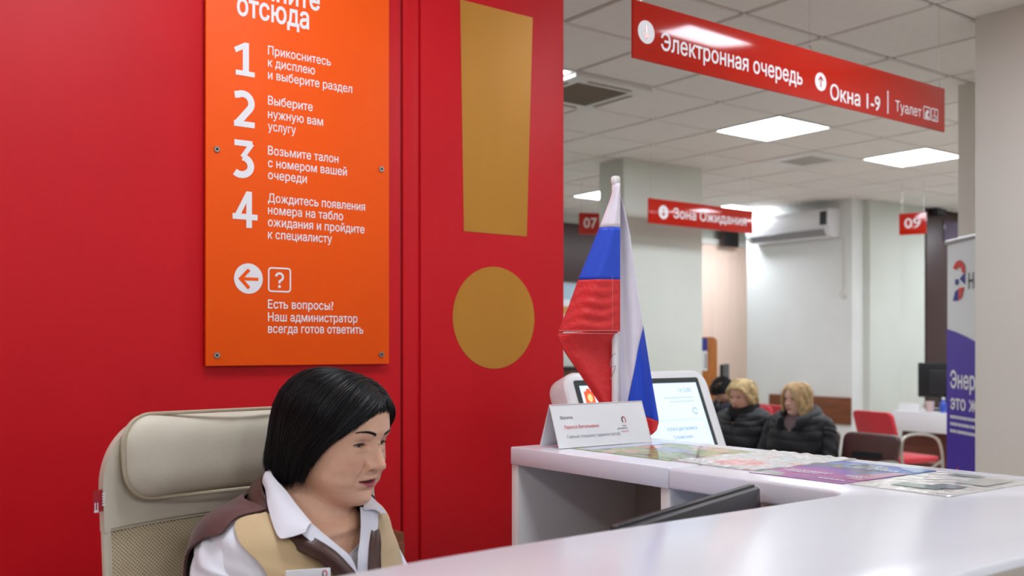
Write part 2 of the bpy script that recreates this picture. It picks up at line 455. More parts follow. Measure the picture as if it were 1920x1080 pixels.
grille(3.96, 4.576, 'square cassette vent with dark grille beside the red wall edge', True)
grille(6.96, 5.176, 'flat square vent grille between the two lit ceiling panels', False)

# ------------------------------------------------------------------ orange instruction sign
sg = thing('instruction_sign', 'orange queue instruction sign screwed to the red wall', 'sign', (1.204, WY-0.02, 1.369))
mb = MB(); mb.box(0.928, 1.480, WY-0.02, WY-0.009, 1.369, 2.62, 0.0015); mb.build('panel', 'orange_acrylic', sg)
of = Face((0, WY-0.02, 0), (1, 0, 0), (0, 0, 1))
def lettering(face, rows, name, mat, parent, bold=0.0, h=0.0008):
    """one mesh per paragraph"""
    mb = MB()
    for s, x, z, cap, w in rows: face.text(mb, s, x, z, cap, w, bold=bold, h=h)
    return mb.build(name, mat, parent)
lettering(of, [('Начните', 1.012, 2.370, .056, .243)], 'heading', 'white_print', sg, .022)
lettering(of, [('отсюда', 1.012, 2.312, .056, .21)], 'heading', 'white_print', sg, .022)
def digit(n, x, z0, h, w):
    t = h*0.185; mb = MB()
    if n == 1:
        of.poly(mb, [(x, z0+h*.80), (x+w*.52, z0+h), (x+w*.72, z0+h), (x+w*.72, z0+t*.8), (x+w, z0+t*.8), (x+w, z0), (x+w*.08, z0), (x+w*.08, z0+t*.8), (x+w*.42, z0+t*.8), (x+w*.42, z0+h*.79), (x+w*.1, z0+h*.66)])
    elif n == 2:
        r = h*.29
        of.stroke(mb, [(x+w*.03, z0+h*.86)]+arc(x+w*.42, z0+h*.66, w*.42, 122, -38, 16, ry=h*.25)+[(x+w*.12, z0+t*.3)], t)
        of.rect(mb, x, x+w, z0, z0+t*.85)
    elif n == 3:
        of.rect(mb, x+w*.02, x+w*.92, z0+h-t*.85, z0+h)
        of.stroke(mb, [(x+w*.9, z0+h*.93), (x+w*.42, z0+h*.54)], t*.72)
        of.stroke(mb, arc(x+w*.36, z0+h*.31, w*.48, 82, -132, 20, ry=h*.24), t)
    else:
        of.rect(mb, x+w*.58, x+w*.82, z0, z0+h)
        of.rect(mb, x, x+w*1.06, z0+h*.22, z0+h*.22+t*.85)
        of.poly(mb, [(x, z0+h*.22), (x+w*.24, z0+h*.22), (x+w*.82, z0+h), (x+w*.58, z0+h)], 0.0009)
    mb.build('numeral', 'white_print', sg)
digit(1, 1.004, 2.150, .090, .058); digit(2, 1.004, 2.012, .098, .058); digit(3, 1.004, 1.876, .100, .056); digit(4, 1.000, 1.741, .098, .066)
L = [('Прикоснитесь', 2.220, .189), ('к дисплею', 2.187, .140), ('и выберите раздел', 2.153, .257), ('Выберите', 2.083, .133), ('нужную вам', 2.046, .165), ('услугу', 2.012, .082),
     ('Возьмите талон', 1.946, .213), ('с номером вашей', 1.912, .240), ('очереди', 1.879, .115), ('Дождитесь появления', 1.816, .299), ('номера на табло', 1.783, .228), ('ожидания и пройдите', 1.750, .297), ('к специалисту', 1.716, .193),
     ('Есть вопросы?', 1.525, .197), ('Наш администратор', 1.490, .274), ('всегда готов ответить', 1.458, .293)]
for i, j in ((0, 3), (3, 6), (6, 9), (9, 13), (13, 16)):
    lettering(of, [(s, 1.100, z, .0225, w) for s, z, w in L[i:j]], 'instruction', 'white_print', sg, .010)
mb = MB(); of.ell(mb, 1.0445, 1.604, .0405, .0410); mb.build('arrow_disc', 'white_print', sg)
mb = MB()
of.stroke(mb, [(1.072, 1.603), (1.024, 1.603)], .0085, .0014)
of.stroke(mb, [(1.046, 1.628), (1.022, 1.603), (1.046, 1.578)], .0095, .0014)
mb.build('arrow', 'orange_acrylic', sg)
mb = MB(); of.stroke(mb, rrect(1.102, 1.1655, 1.572, 1.636, .008), .0042, closed=True)
of.stroke(mb, arc(1.1335, 1.612, .010, 175, -60, 14)+[(1.1335, 1.600), (1.1335, 1.594)], .0062); of.ell(mb, 1.1335, 1.5855, .0042)
mb.build('question_box', 'white_print', sg)
for x, z in ((.957, 1.943), (1.453, 1.943), (.957, 1.397), (1.453, 1.397)):
    mb = MB(); mb.lathe([(0.0035, 0), (0.0035, .003), (.0075, .003), (.0085, .0015), (.0085, -.001)], (x, WY-0.0205, z), (0, -1, 0), 20); s = mb.build('screw', 'steel', sg)
    mb = MB(); mb.lathe([(0.0001, .0008), (.0036, .0008)], (x, WY-0.0205, z), (0, -1, 0), 12); mb.build('socket', 'dark_hole', s)

# ------------------------------------------------------------------ hanging red signs
def hang(t, pts, z0):
    for x, y in pts:
        mb = MB(); mb.tube([(x, y, z0-.012), (x, y, CZ+0.005)], .0006, 6); mb.build('wire', 'steel', t)
        mb = MB(); mb.tube([(x+.008*math.cos(a), y, z0+.004+.014*math.sin(a)) for a in [2*math.pi*k/14 for k in range(15)]], .002, 6, caps=False); mb.build('hook', 'steel', t)
YB = 2.474
lb = thing('hanging_sign', 'long red hanging sign listing queue, windows and toilet', 'sign', (3.355, YB, 2.407))
mb = MB(); mb.box(2.368, 4.342, YB-.004, YB+.004, 2.407, 2.607, 0.001); mb.build('panel', 'sign_red', lb)
hang(lb, ((2.40, YB), (3.345, YB), (4.30, YB)), 2.607)
bf = Face((0, YB-.004, 0), (1, 0, 0), (0, 0, 1))
for s, x, z, cap, w, bo_ in (('Электронная очередь', 2.503, 2.458, .058, .79, .012), ('Окна 1-9', 3.474, 2.430, .060, .352, .012), ('Туалет', 3.941, 2.448, .044, .205, .004)):
    lettering(bf, [(s, x, z, cap, w)], 'lettering', 'white_print', lb, bo_)
mb = MB(); bf.rect(mb, 3.880, 3.888, 2.428, 2.527); mb.build('divider', 'white_print', lb)
def varrow(f, mb, x, z, s, d, h=.0016):
    f.stroke(mb, [(x, z-d*s), (x, z+d*s*.8)], s*.26, h); f.stroke(mb, [(x-s*.62, z+d*s*.25), (x, z+d*s*.9), (x+s*.62, z+d*s*.25)], s*.28, h)
for x, z, r, d in ((2.431, 2.505, .040, -1), (3.411, 2.490, .037, 1)):
    mb = MB(); bf.ell(mb, x, z, r); dsc = mb.build('arrow_disc', 'white_print', lb)
    mb = MB(); varrow(bf, mb, x, z, r*.6, d); mb.build('arrow', 'sign_red', dsc)
mb = MB(); bf.stroke(mb, rrect(4.165, 4.218, 2.447, 2.500, .005), .005, closed=True)
bf.rect(mb, 4.175, 4.208, 2.452, 2.460); bf.rect(mb, 4.178, 4.195, 2.458, 2.478); bf.ell(mb, 4.197, 2.480, .009)
mb.build('pictogram', 'white_print', lb)
mb = MB(); bf.stroke(mb, rrect(4.228, 4.281, 2.447, 2.500, .005), .005, closed=True)
bf.ell(mb, 4.255, 2.490, .0045); bf.stroke(mb, [(4.254, 2.488), (4.256, 2.470), (4.267, 2.468), (4.271, 2.456)], .005); bf.stroke(mb, arc(4.254, 2.463, .010, 100, 340, 12), .0035)
mb.build('pictogram', 'white_print', lb)

YZ = 5.70
zs = thing('hanging_sign', 'red hanging waiting-zone sign with a round arrow, before the far pillar', 'sign', (6.26, YZ, 2.407))
mb = MB(); mb.box(5.63, 6.90, YZ-.004, YZ+.004, 2.407, 2.607, 0.001); mb.build('panel', 'sign_red', zs)
hang(zs, ((5.66, YZ), (6.87, YZ)), 2.607)
zf = Face((0, YZ-.004, 0), (1, 0, 0), (0, 0, 1))
mb = MB(); zf.text(mb, 'Зона Ожидания', 5.915, 2.470, .075, .90, bold=.012); mb.build('lettering', 'white_print', zs)
mb = MB(); zf.ell(mb, 5.80, 2.505, .055); mb.build('arrow_disc', 'white_print', zs)
mb = MB(); varrow(zf, mb, 5.80, 2.505, .032, -1); mb.build('arrow', 'sign_red', zs)

def num_sign(label, txt, c, right, w):
    t = thing('window_number_sign', label, 'sign', c)
    r = Vector(right); n = r.cross(Vector((0, 0, 1))); c = Vector(c)
    mb = MB()
    mb.prism(rrect(-w/2, w/2, 0, .2, .004, 2), lambda a, b, q: c+r*a+Vector((0, 0, b))+n*q, -.012, .012, 0.0015)
    mb.build('panel', 'sign_red', t)
    f = Face(c+n*.012, right, (0, 0, 1))
    mb = MB(); f.text(mb, txt, -w*.30, .062, .09, w*.6, bold=.006); mb.build('lettering', 'white_print', t)
    for s in (-1, 1):
        mb = MB(); p = c+r*(s*w*.4); mb.tube([p+Vector((0, 0, .2)), (p.x, p.y, CZ+.005)], .0012, 6); mb.build('wire', 'steel', t)
num_sign('small red hanging sign reading 07, left of the flag', '07', (6.16, 7.0, 2.467), (0.9, -0.436, 0), .21)
num_sign('small red hanging sign reading 09 beside the dark door', '09', (8.57, 5.19, 2.467), (0.34, -0.94, 0), .24)

# ------------------------------------------------------------------ reception counter
TZ = 1.18; TT = 0.042
pm('front_beige', (176, 168, 160), rough=.5, var=.02)  # darker beige: the weaker light on the front face is put into the colour
ct = thing('reception_counter', 'glossy white reception counter with rounded inner corner in the foreground', 'counter', (0.9, 0.765, 0))
poly = [(-.6, .557), (1.865, .557), (1.865, 1.3885), (1.43, 1.3885), (1.43, 1.03)]
poly += [(1.43-.055*(1-math.cos(math.radians(a))), 1.03-.058*math.sin(math.radians(a))) for a in range(15, 91, 15)]
poly += [(1.25, .971), (1.05, .9705), (.85, .968), (.70, .9645), (.585, .9585), (.48, .947), (.36, .925), (.2, .885), (0, .83), (-.3, .75), (-.6, .70)]
mb = MB(); mb.prism(poly, lambda a, b, t: (a, b, t), TZ-TT, TZ, bevel=.006); mb.build('countertop', 'counter_white', ct, angle=35)
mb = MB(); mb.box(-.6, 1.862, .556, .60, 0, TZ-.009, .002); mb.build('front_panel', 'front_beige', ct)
mb = MB(); mb.box(1.818, 1.836, .625, 1.388, 0, TZ-TT); mb.build('side_panel', 'counter_white', ct)
mb = MB(); mb.box(1.435, 1.818, 1.150, 1.166, .76, TZ-TT, .001); mb.box(1.435, 1.818, .63, 1.388, .74, .76, .001); mb.build('inner_shelf', 'board_grey', ct)
eu = thing('counter_cabinet', 'white open-fronted end cabinet of the counter under the desk flag', 'cabinet', (1.65, 1.65, 0))
mb = MB(); mb.box(1.43, 1.865, 1.3905, 1.913, TZ-TT, TZ, .003); mb.build('top_board', 'counter_white', eu)
mb = MB(); mb.box(1.434, 1.836, 1.889, 1.913, 0, TZ-TT, .001); mb.build('end_panel', 'offwhite_plastic', eu)
mb = MB(); mb.box(1.434, 1.82, 1.3905, 1.416, 0, TZ-TT, .001); mb.build('divider_panel', 'offwhite_plastic', eu)
mb = MB(); mb.box(1.82, 1.836, 1.416, 1.889, 0, TZ-TT, .001); mb.build('back_panel', 'board_grey', eu)
for z in (.55, .08):
    mb = MB(); mb.box(1.45, 1.82, 1.416, 1.889, z, z+.02, .001); mb.build('shelf', 'board_grey', eu)
dk = thing('desk', 'low work desk tucked under the counter ledge carrying the dark monitor', 'desk', (.6, 1.0, 0))
mb = MB(); mb.box(-.5, 1.425, .63, 1.30, .715, .74, .003); mb.build('desktop', 'offwhite_plastic', dk)
for x in (-.46, 1.38):
    mb = MB(); mb.box(x, x+.03, .66, 1.26, 0, .715, .002); mb.build('leg', 'counter_grey', dk)

# monitor on the desk, its back to the camera
mo = thing('monitor', 'dark desktop monitor seen edge-on behind the counter, under the leaflets', 'monitor', (1.15, 1.08, .74))
w = Vector((.952, .308, 0)); n = Vector((-.308, .952, 0)); P0 = Vector((1.406, 1.157, 1.176)); Wm = .50
def mp(a, b, z): return P0-w*(Wm-a)+n*b+Vector((0, 0, z))
tl = lambda a, z, b: mp(a, b, z)
mb = MB(); mb.prism(rrect(0, Wm, -.31, 0, .006, 3), lambda a, b, t: mp(a, t, b), -.002, .010, bevel=.002); mb.build('bezel', 'black_plastic', mo)
mb = MB(); mb.prism([(.012, -.298), (Wm-.012, -.298), (Wm-.012, -.012), (.012, -.012)], lambda a, b, t: mp(a, t, b), .0098, .0104); mb.build('screen', emis('monitor_screen', (120, 150, 200), 0.6), mo)
mb = MB()
rows = []
for (ins, off) in ((.0, -.0022), (.0, -.008), (.004, -.013), (.05, -.024), (.09, -.027)):
    rows.append([mp(a, off, b) for a, b in rrect(.002+ins, Wm-.002-ins, -.306+ins, -.004-ins*.5, .005, 3)])
mb.grid(rows, cv=True, flip=False); o = len(mb.v); c = [tuple(p) for p in rows[-1]]; mb.add(c, [tuple(range(len(c)))])
mb.build('back_shell', 'monitor_shell', mo)
mb = MB(); mb.box(1.10, 1.16, 1.05, 1.09, .75, .93, .004); mb.build('stand', 'black_plastic', mo)
mb = MB(); mb.box(1.02, 1.25, .99, 1.17, .74, .752, .004); mb.build('foot', 'black_plastic', mo)
kb = thing('keyboard', 'black keyboard on the low desk before the seated administrator', 'keyboard', (.82, 1.18, .74))
mb = MB(); mb.box(.62, 1.0, 1.12, 1.25, .7405, .755, .004); mb.build('case', 'black_plastic', kb)
mb = MB()
for i in range(15):
    for j in range(5): mb.box(.63+i*.0242, .63+i*.0242+.02, 1.13+j*.0225, 1.13+j*.0225+.018, .755, .761)
mb.build('keys', 'monitor_shell', kb)

# ------------------------------------------------------------------ leaflets under clear film on the counter
def film(name, kind):
    m = pm(name, (200, 200, 196), rough=.5, var=0, coat={'meadow': .45, 'violet': .45}.get(kind, .9), coat_rough=.05, bump=.0)
    nt = m.node_tree; N = nt.nodes; L = nt.links; b = N['Principled BSDF']
    tc = N.new('ShaderNodeTexCoord')
    def noise(s, d=3, st=None):
        v = tc.outputs['Object']
        if st:
            mp_ = N.new('ShaderNodeMapping'); mp_.inputs['Scale'].default_value = st; L.new(v, mp_.inputs['Vector']); v = mp_.outputs['Vector']
        z = N.new('ShaderNodeTexNoise'); z.inputs['Scale'].default_value = s; z.inputs['Detail'].default_value = d; L.new(v, z.inputs['Vector']); return z.outputs['Fac']
    def ramp(f, stops):
        r = N.new('ShaderNodeValToRGB'); L.new(f, r.inputs['Fac']); e = r.color_ramp.elements
        while len(e) < len(stops): e.new(0.5)
        for k, (p, c) in enumerate(stops): e[k].position = p; e[k].color = rgb(c)
        return r.outputs['Color']
    if kind == 'meadow': col = ramp(noise(13, 2), [(.30, (84, 62, 84)), (.38, (120, 104, 92)), (.44, (158, 176, 116)), (.52, (128, 150, 84)), (.58, (196, 184, 160)), (.64, (204, 138, 104)), (.72, (200, 206, 230))])
    elif kind == 'crinkled': col = ramp(noise(14, 3), [(.32, (214, 160, 156)), (.42, (214, 206, 200)), (.55, (196, 206, 204)), (.68, (224, 222, 216))])
    elif kind == 'violet':
        sp = N.new('ShaderNodeSeparateXYZ'); L.new(tc.outputs['Object'], sp.inputs[0])
        mr = N.new('ShaderNodeMapRange'); mr.inputs['From Min'].default_value = -.16; mr.inputs['From Max'].default_value = .16
        mx = N.new('ShaderNodeMath'); mx.operation = 'ADD'; ns = N.new('ShaderNodeMath'); ns.operation = 'MULTIPLY'; ns.inputs[1].default_value = .30
        L.new(noise(7, 1), ns.inputs[0]); L.new(sp.outputs['X'], mx.inputs[0]); L.new(ns.outputs[0], mx.inputs[1])
        m2 = N.new('ShaderNodeMath'); m2.operation = 'SUBTRACT'; m2.inputs[1].default_value = .15; L.new(mx.outputs[0], m2.inputs[0]); L.new(m2.outputs[0], mr.inputs['Value'])
        col = ramp(mr.outputs['Result'], [(.05, (150, 70, 150)), (.3, (176, 62, 150)), (.5, (120, 70, 180)), (.68, (104, 96, 120)), (.85, (70, 130, 210)), (1, (90, 60, 170))])
    else: col = ramp(noise(9, 2), [(.35, (206, 206, 198)), (.5, (222, 220, 212)), (.6, (214, 212, 204)), (.7, (226, 222, 214))])
    if kind == 'crinkled':       # pale rose print under the film
        sp = N.new('ShaderNodeVectorMath'); sp.operation = 'DISTANCE'; sp.inputs[1].default_value = (-.085, -.005, 0); L.new(tc.outputs['Object'], sp.inputs[0])
        mr = N.new('ShaderNodeMapRange'); mr.inputs['From Min'].default_value = .045; mr.inputs['From Max'].default_value = .065; mr.inputs['To Min'].default_value = 1; mr.inputs['To Max'].default_value = 0
        L.new(sp.outputs['Value'], mr.inputs['Value']); mxc = N.new('ShaderNodeMix'); mxc.data_type = 'RGBA'; L.new(mr.outputs['Result'], mxc.inputs[0]); L.new(col, mxc.inputs[6]); mxc.inputs[7].default_value = rgb((222, 150, 146)); col = mxc.outputs[2]
    L.new(col, b.inputs['Base Color'])
    bp = N.new('ShaderNodeBump'); bp.inputs['Strength'].default_value = {'meadow': .12, 'crinkled': 1.0, 'violet': .12, 'teal': .5}[kind]; bp.inputs['Distance'].default_value = .006
    L.new(noise({'meadow': 14, 'crinkled': 75, 'violet': 10, 'teal': 40}[kind], 4), bp.inputs['Height']); L.new(bp.outputs['Normal'], b.inputs['Coat Normal'])
    return m
def leaflet(label, x0, x1, y0, y1, kind, wav=0.0):
    t = thing('leaflet', label, 'leaflet', ((x0+x1)/2, (y0+y1)/2, TZ), 'leaflets on the counter')
    mb = MB(); R = 40
    def zz(i, j): return TZ+.0012+wav*(math.sin(i*.9+j*.7)+math.sin(i*.37-j*1.1)+2)*.0006
    top = [[(x0+(x1-x0)*i/R, y0+(y1-y0)*j/R, zz(i, j)) for j in range(R+1)] for i in range(R+1)]
    mb.grid(top)
    mb.add([(x0, y0, TZ+.0003), (x1, y0, TZ+.0003), (x1, y1, TZ+.0003), (x0, y1, TZ+.0003)], [(3, 2, 1, 0)])
    edge = [top[i][0] for i in range(R+1)]+[top[R][j] for j in range(1, R+1)]+[top[i][R] for i in range(R-1, -1, -1)]+[top[0][j] for j in range(R-1, 0, -1)]
    mb.grid([[(p[0], p[1], TZ+.0003) for p in edge], edge], cv=True, smooth=False)
    mb.build('sheet', film('film_'+kind, kind), t); return t
l1 = leaflet('green and orange photo leaflet in front of the white name card', 1.515, 1.80, 1.47, 1.785, 'meadow')
f1 = Face((0, 0, TZ+.00122), (1, 0, 0), (0, 1, 0))
pm('lilac_print', (176, 180, 224), rough=.4, coat=.8); pm('plum_print', (84, 58, 88), rough=.4, coat=.8); pm('rust_print', (190, 110, 84), rough=.4, coat=.8)
pm('violet_print', (96, 62, 180), rough=.35, coat=1); pm('blue_print', (66, 140, 226), rough=.35, coat=1); pm('smoke_print', (110, 100, 104), rough=.35, coat=1); pm('pink_print', (196, 70, 150), rough=.35, coat=1)
pm('teal_print', (74, 122, 112), rough=.3, coat=1); pm('slate_print', (104, 124, 140), rough=.3, coat=1); pm('greyteal_print', (184, 192, 188), rough=.3, coat=1); pm('rose_print', (222, 150, 146), rough=.35, coat=1)
mb = MB(); f1.rect(mb, 1.53, 1.79, 1.735, 1.775, .0001); mb.build('sky_strip', 'lilac_print', l1)
mb = MB(); f1.poly(mb, [(1.64, 1.575), (1.665, 1.56), (1.70, 1.575), (1.715, 1.61), (1.70, 1.66), (1.67, 1.67), (1.65, 1.64)], .0002); mb.build('dark_figure', 'plum_print', l1)
mb = MB(); f1.poly(mb, [(1.655, 1.672), (1.68, 1.664), (1.71, 1.675), (1.73, 1.71), (1.71, 1.728), (1.67, 1.725), (1.65, 1.70)], .00015); mb.build('orange_patch', 'rust_print', l1)
l2 = leaflet('crinkled film over a pale pink sheet, between green and purple leaflets', 1.52, 1.85, 1.25, 1.465, 'crinkled', 1.4)
l3 = leaflet('purple and blue advertising leaflet with white lines of print', 1.50, 1.802, 1.042, 1.247, 'violet')
mb = MB(); f1.poly(mb, [(1.50, 1.18), (1.54, 1.19), (1.56, 1.247), (1.50, 1.247)], .0001); mb.build('smoke_corner', 'smoke_print', l3); mb = MB(); f1.ell(mb, 1.735, 1.165, .052, .055, .0001); mb.build('smoke_patch', 'smoke_print', l3)
mb = MB(); f1.stroke(mb, arc(1.745, 1.165, .036, 20, 330, 24, ry=.030), .014, .0004); f1.poly(mb, [(1.735, 1.045), (1.80, 1.045), (1.80, 1.12), (1.775, 1.10)], .0003); mb.build('blue_ring', 'blue_print', l3)
mb = MB(); f1.poly(mb, [(1.56, 1.045), (1.72, 1.045), (1.70, 1.075), (1.63, 1.09), (1.56, 1.08)], .0003); mb.build('pink_patch', 'pink_print', l3)
mb = MB()
random.seed(3)
for (x, y, wd) in ((1.595, 1.13, .085), (1.583, 1.135, .09), (1.571, 1.145, .07), (1.725, 1.075, .05), (1.713, 1.072, .055), (1.60, 1.06, .04), (1.588, 1.062, .035), (1.53, 1.06, .05)):
    q = 0
    while q < wd:
        s = random.uniform(.004, .010); f1.rect(mb, x, x+.0055, y+q, y+q+s, .0008); q += s+.0022
mb.build('print_lines', 'white_print', l3)
l4 = leaflet('clear-filmed grey leaflet with teal blocks at the counter corner', 1.508, 1.80, .85, 1.035, 'teal', .25)
for q in ((1.755, 1.785, .935, .995), (1.555, 1.60, .90, .985)):
    mb = MB(); f1.rect(mb, *q, .0010); mb.build('teal_block', 'teal_print', l4)
mb = MB(); f1.rect(mb, 1.585, 1.635, .885, .935, .0012); mb.build('slate_block', 'slate_print', l4)
mb = MB(); f1.rect(mb, 1.66, 1.765, .872, .93, .0010); mb.build('grey_block', 'greyteal_print', l4)

# ------------------------------------------------------------------ folded name card
nc = thing('name_card', 'folded white name card standing on the counter before the flag', 'name card', (1.632, 1.828, TZ))
b0, b1, ap, ht = 1.793, 1.863, 1.828, .0995
z0 = TZ+.0016
mb = MB()
for yb in (b0, b1):
    d = -.0015 if yb < ap else .0015
    mb.add([(1.482, yb, z0), (1.782, yb, z0), (1.782, ap, z0+ht), (1.482, ap, z0+ht), (1.482, yb-d, z0), (1.782, yb-d, z0), (1.782, ap-d*.2, z0+ht-.002), (1.482, ap-d*.2, z0+ht-.002)],
           [(0, 1, 2, 3), (7, 6, 5, 4), (0, 4, 5, 1), (1, 5, 6, 2), (3, 7, 4, 0)] if yb < ap else [(3, 2, 1, 0), (4, 5, 6, 7), (1, 5, 4, 0), (2, 6, 5, 1), (0, 4, 7, 3)])
mb.build('card', 'white_plastic', nc)
pm('acrylic_edge', (226, 214, 214), rough=.1, coat=.6)
mb = MB()
for x in (1.4812, 1.7828):
    mb.tube([(x, b0-.001, z0), (x, ap, z0+ht+.001), (x, b1+.001, z0)], .0011, 6)
mb.tube([(1.481, ap, z0+ht+.0008), (1.783, ap, z0+ht+.0008)], .0012, 6)
mb.build('acrylic_cover', 'acrylic_edge', nc)
cf = Face((1.482, b0, z0), (1, 0, 0), (0, ap-b0, ht))
pm('ink_dark', (60, 60, 62), rough=.5); pm('ink_red', (214, 70, 80), rough=.5); pm('ink_grey', (140, 140, 146), rough=.5)
lettering(cf, [('Васина', .024, .0700, .0074, .037)], 'surname', 'ink_dark', nc); lettering(cf, [('мои', .216, .0435, .0040, .012), ('документы', .196, .0370, .0046, .034)], 'logo_words', 'ink_dark', nc)
mb = MB(); cf.text(mb, 'Лариса Витальевна', .028, .0460, .0078, .110, bold=.004); mb.build('given_names', 'ink_red', nc)
mb = MB(); cf.stroke(mb, [(.207, .031), (.233, .031)], .0012); mb.build('logo_line', 'ink_red', nc)
mb = MB(); cf.text(mb, 'Главный специалист (администратор)', .032, .0230, .0072, .170); mb.build('job_title', 'ink_grey', nc)
mb = MB(); cf.stroke(mb, arc(.224, .060, .0062, -60, 170, 20, ry=.0078), .0024); mb.build('logo_red', 'ink_red', nc)
mb = MB(); cf.stroke(mb, arc(.224, .060, .0058, 100, 230, 14, ry=.0074), .0032, .001); mb.build('logo_dark', 'ink_dark', nc)

# ------------------------------------------------------------------ desk flag
FX, FY = 1.745, 1.884
fl = thing('desk_flag', 'white, blue and red flag drooping from a white stick on the counter', 'flag', (FX, FY, TZ))
mb = MB(); mb.tube([(FX, FY, TZ+.004), (FX, FY, 1.842)], .0098, 16); mb.build('stick', 'white_plastic', fl)
mb = MB(); mb.lathe([(.0001, .012), (.009, .012), (.012, .008), (.012, -.006), (.010, -.010), (.0001, -.011)], (FX, FY, 1.845), n=20); mb.build('finial', 'offwhite_plastic', fl)
mb = MB(); mb.lathe([(.0001, .02), (.0125, .02), (.015, .006), (.0185, .004), (.019, .0005), (.0001, .0005)], (FX, FY, TZ), n=32); mb.build('base', 'white_plastic', fl)
pm('flag_white', (236, 230, 240), rough=.6, sheen=.2, var=.015, bump=.2, bscale=25); pm('flag_blue', (24, 74, 206), rough=.55, sheen=.2, var=.03); pm('flag_red', (216, 34, 36), rough=.55, sheen=.2, var=.04, bump=.35, bscale=45)
pm('stitch', (236, 150, 150), rough=.7)
R3 = Vector((.8, -.6, 0)); D3 = Vector((.6, .8, 0))
def fp(a, b, z): return Vector((FX, FY, 0))+R3*a+D3*b+Vector((0, 0, z))
def it(tab, z):
    """value at z from a table of (z, value), z falling"""
    zs_ = [t[0] for t in tab][::-1]; vs_ = [t[1] for t in tab][::-1]
    return float(np.interp(z, zs_, vs_))
LE = [(1.837, -.003), (1.80, -.0135), (1.725, -.042), (1.66, -.068), (1.595, -.095), (1.53, -.118), (1.475, -.141), (1.452, -.1475), (1.437, -.1480), (1.40, -.128), (1.34, -.086), (1.277, -.043), (1.25, -.022), (1.235, -.010)]
def lb_(a, z, q):   # depth of the left sheet; q 0 at the stick, 1 at the outer fold
    s = math.sin(q*math.pi)
    g = -.014-.020*s*(.4+.6*min(1, (1.84-z)/.3))+.006*math.sin(q*9+z*16)*s*q
    if z < 1.60: g += .0022*math.sin(z*210+q*7+2.2*math.sin(q*6))*s*min(1, (1.60-z)/.05)*(1 if z > 1.46 else .4)
    return g+.012*q
def left_stripe(za, zb, n, mi, mb, drop=lambda q: 0, w0=.0105):
    mb.cur = mi; rows = []
    for i in range(n+1):
        z = za+(zb-za)*i/n; row = []
        for k in range(33):
            q = k/32; a0 = w0; a1 = it(LE, z); a = a0+(a1-a0)*q
            zz = z+drop(q)
            row.append(fp(a, lb_(a, zz, q), zz))
        rows.append(row)
    mb.grid(rows, flip=True)
mb = MB()
left_stripe(1.837, 1.725, 10, 0, mb); left_stripe(1.725, 1.591, 14, 1, mb); left_stripe(1.591, 1.458, 26, 2, mb, drop=lambda q: 0)
# hem and the corner that folds back under it
mb.cur = 2; rows = []
for i in range(23):
    t = i/22; row = []
    for k in range(33):
        q = k/32
        ztop = 1.458-.010*q; zc = 1.445-.008*q
        z = ztop+(1.235-ztop)*t if q < .001 else None
        aL = it(LE, 1.452-(1.452-1.235)*t); zL = 1.450-(1.450-1.235)*t
        a = .004+(aL-.004)*q; z = (1.463*(1-q)+1.454*q)*(1-t)+1.235*t
        b = lb_(a, 1.452, q)*(1-t)+(-.004+.010*math.sin(q*5+t*3))*t+.004*math.sin(q*12+t*4)*t; k_ = min(1, t*5)*(1-q)**.7; b = b*(1-k_)+.0135*k_
        row.append(fp(a, b, z))
    rows.append(row)
mb.grid(rows, flip=True)
# right-hand fall, behind the stick
RE = [(1.825, .008), (1.80, .016), (1.707, .038), (1.60, .053), (1.488, .069), (1.351, .090), (1.229, .1125), (1.212, .108), (1.190, .092), (1.188, .085)]
def rb_(a, z):
    q = max(0, min(1, a/max(.01, it(RE, z))))
    return .014+.02*math.sin(q*math.pi)+.005*math.sin(a*170+z*11)*min(1, (1.83-z)/.1)-.012*q
def bw(z): return .075-(1.488-z)*.19            # white / blue border
mb.cur = 0; rows = []
for i in range(41):
    z = 1.825-(1.825-1.20)*i/40; a1 = min(it(RE, z), bw(z) if z < 1.494 else 9)
    rows.append([fp(-.006+(a1+.006)*k/14, rb_(-.006+(a1+.006)*k/14, z), z) for k in range(15)])
mb.grid(rows, flip=True)
mb.cur = 1; rows = []
zr = lambda a: 1.250-(a-.05)*.36                # blue / red border height
for i in range(31):
    z = 1.474-(1.474-1.226)*i/30; a0 = bw(z); a1 = it(RE, z); row = []
    for k in range(11):
        a = a0+(a1-a0)*k/10; zq = max(z, zr(a)); row.append(fp(a, rb_(a, zq), zq))
    rows.append(row)
mb.grid(rows, flip=True)
mb.cur = 2; rows = []
for k in range(11):
    a = .045+(.1125-.045)*k/10; zt = zr(a); zb_ = 1.187+max(0, (a-.085))*.9
    rows.append([fp(a-(.004*t/6 if k == 10 else 0), rb_(a, zt+(zb_-zt)*t/6), zt+(min(zb_, zt)-zt)*t/6) for t in range(7)])
mb.grid(rows)
cl = mb.build('cloth', ['flag_white', 'flag_blue', 'flag_red'], fl, angle=None)
so = cl.modifiers.new('thick', 'SOLIDIFY'); so.thickness = .0007; so.offset = 0
mb = MB()
def seam(fz, a0=None, n=24):
    return [fp(.0105+(it(LE, fz)-.0105)*k/n, lb_(0, fz, k/n)-.0012, fz) for k in range(n+1)]
mb.tube(seam(1.4605), .0007, 5); mb.tube(seam(1.4535), .0006, 5)
mb.tube([fp(-.010, lb_(0, z, .16)-.0012, z) for z in np.linspace(1.722, 1.46, 40)], .0005, 5)
mb.build('stitching', 'stitch', fl)
mb = MB(); pth = [fp(-.010+.006*math.cos(t*2), -.03, 1.40-.012*t+.008*math.sin(t*2.5)) for t in np.linspace(0, 5, 40)]
mb.tube(pth, .0009, 6); mb.build('wire_clip', 'steel', fl)

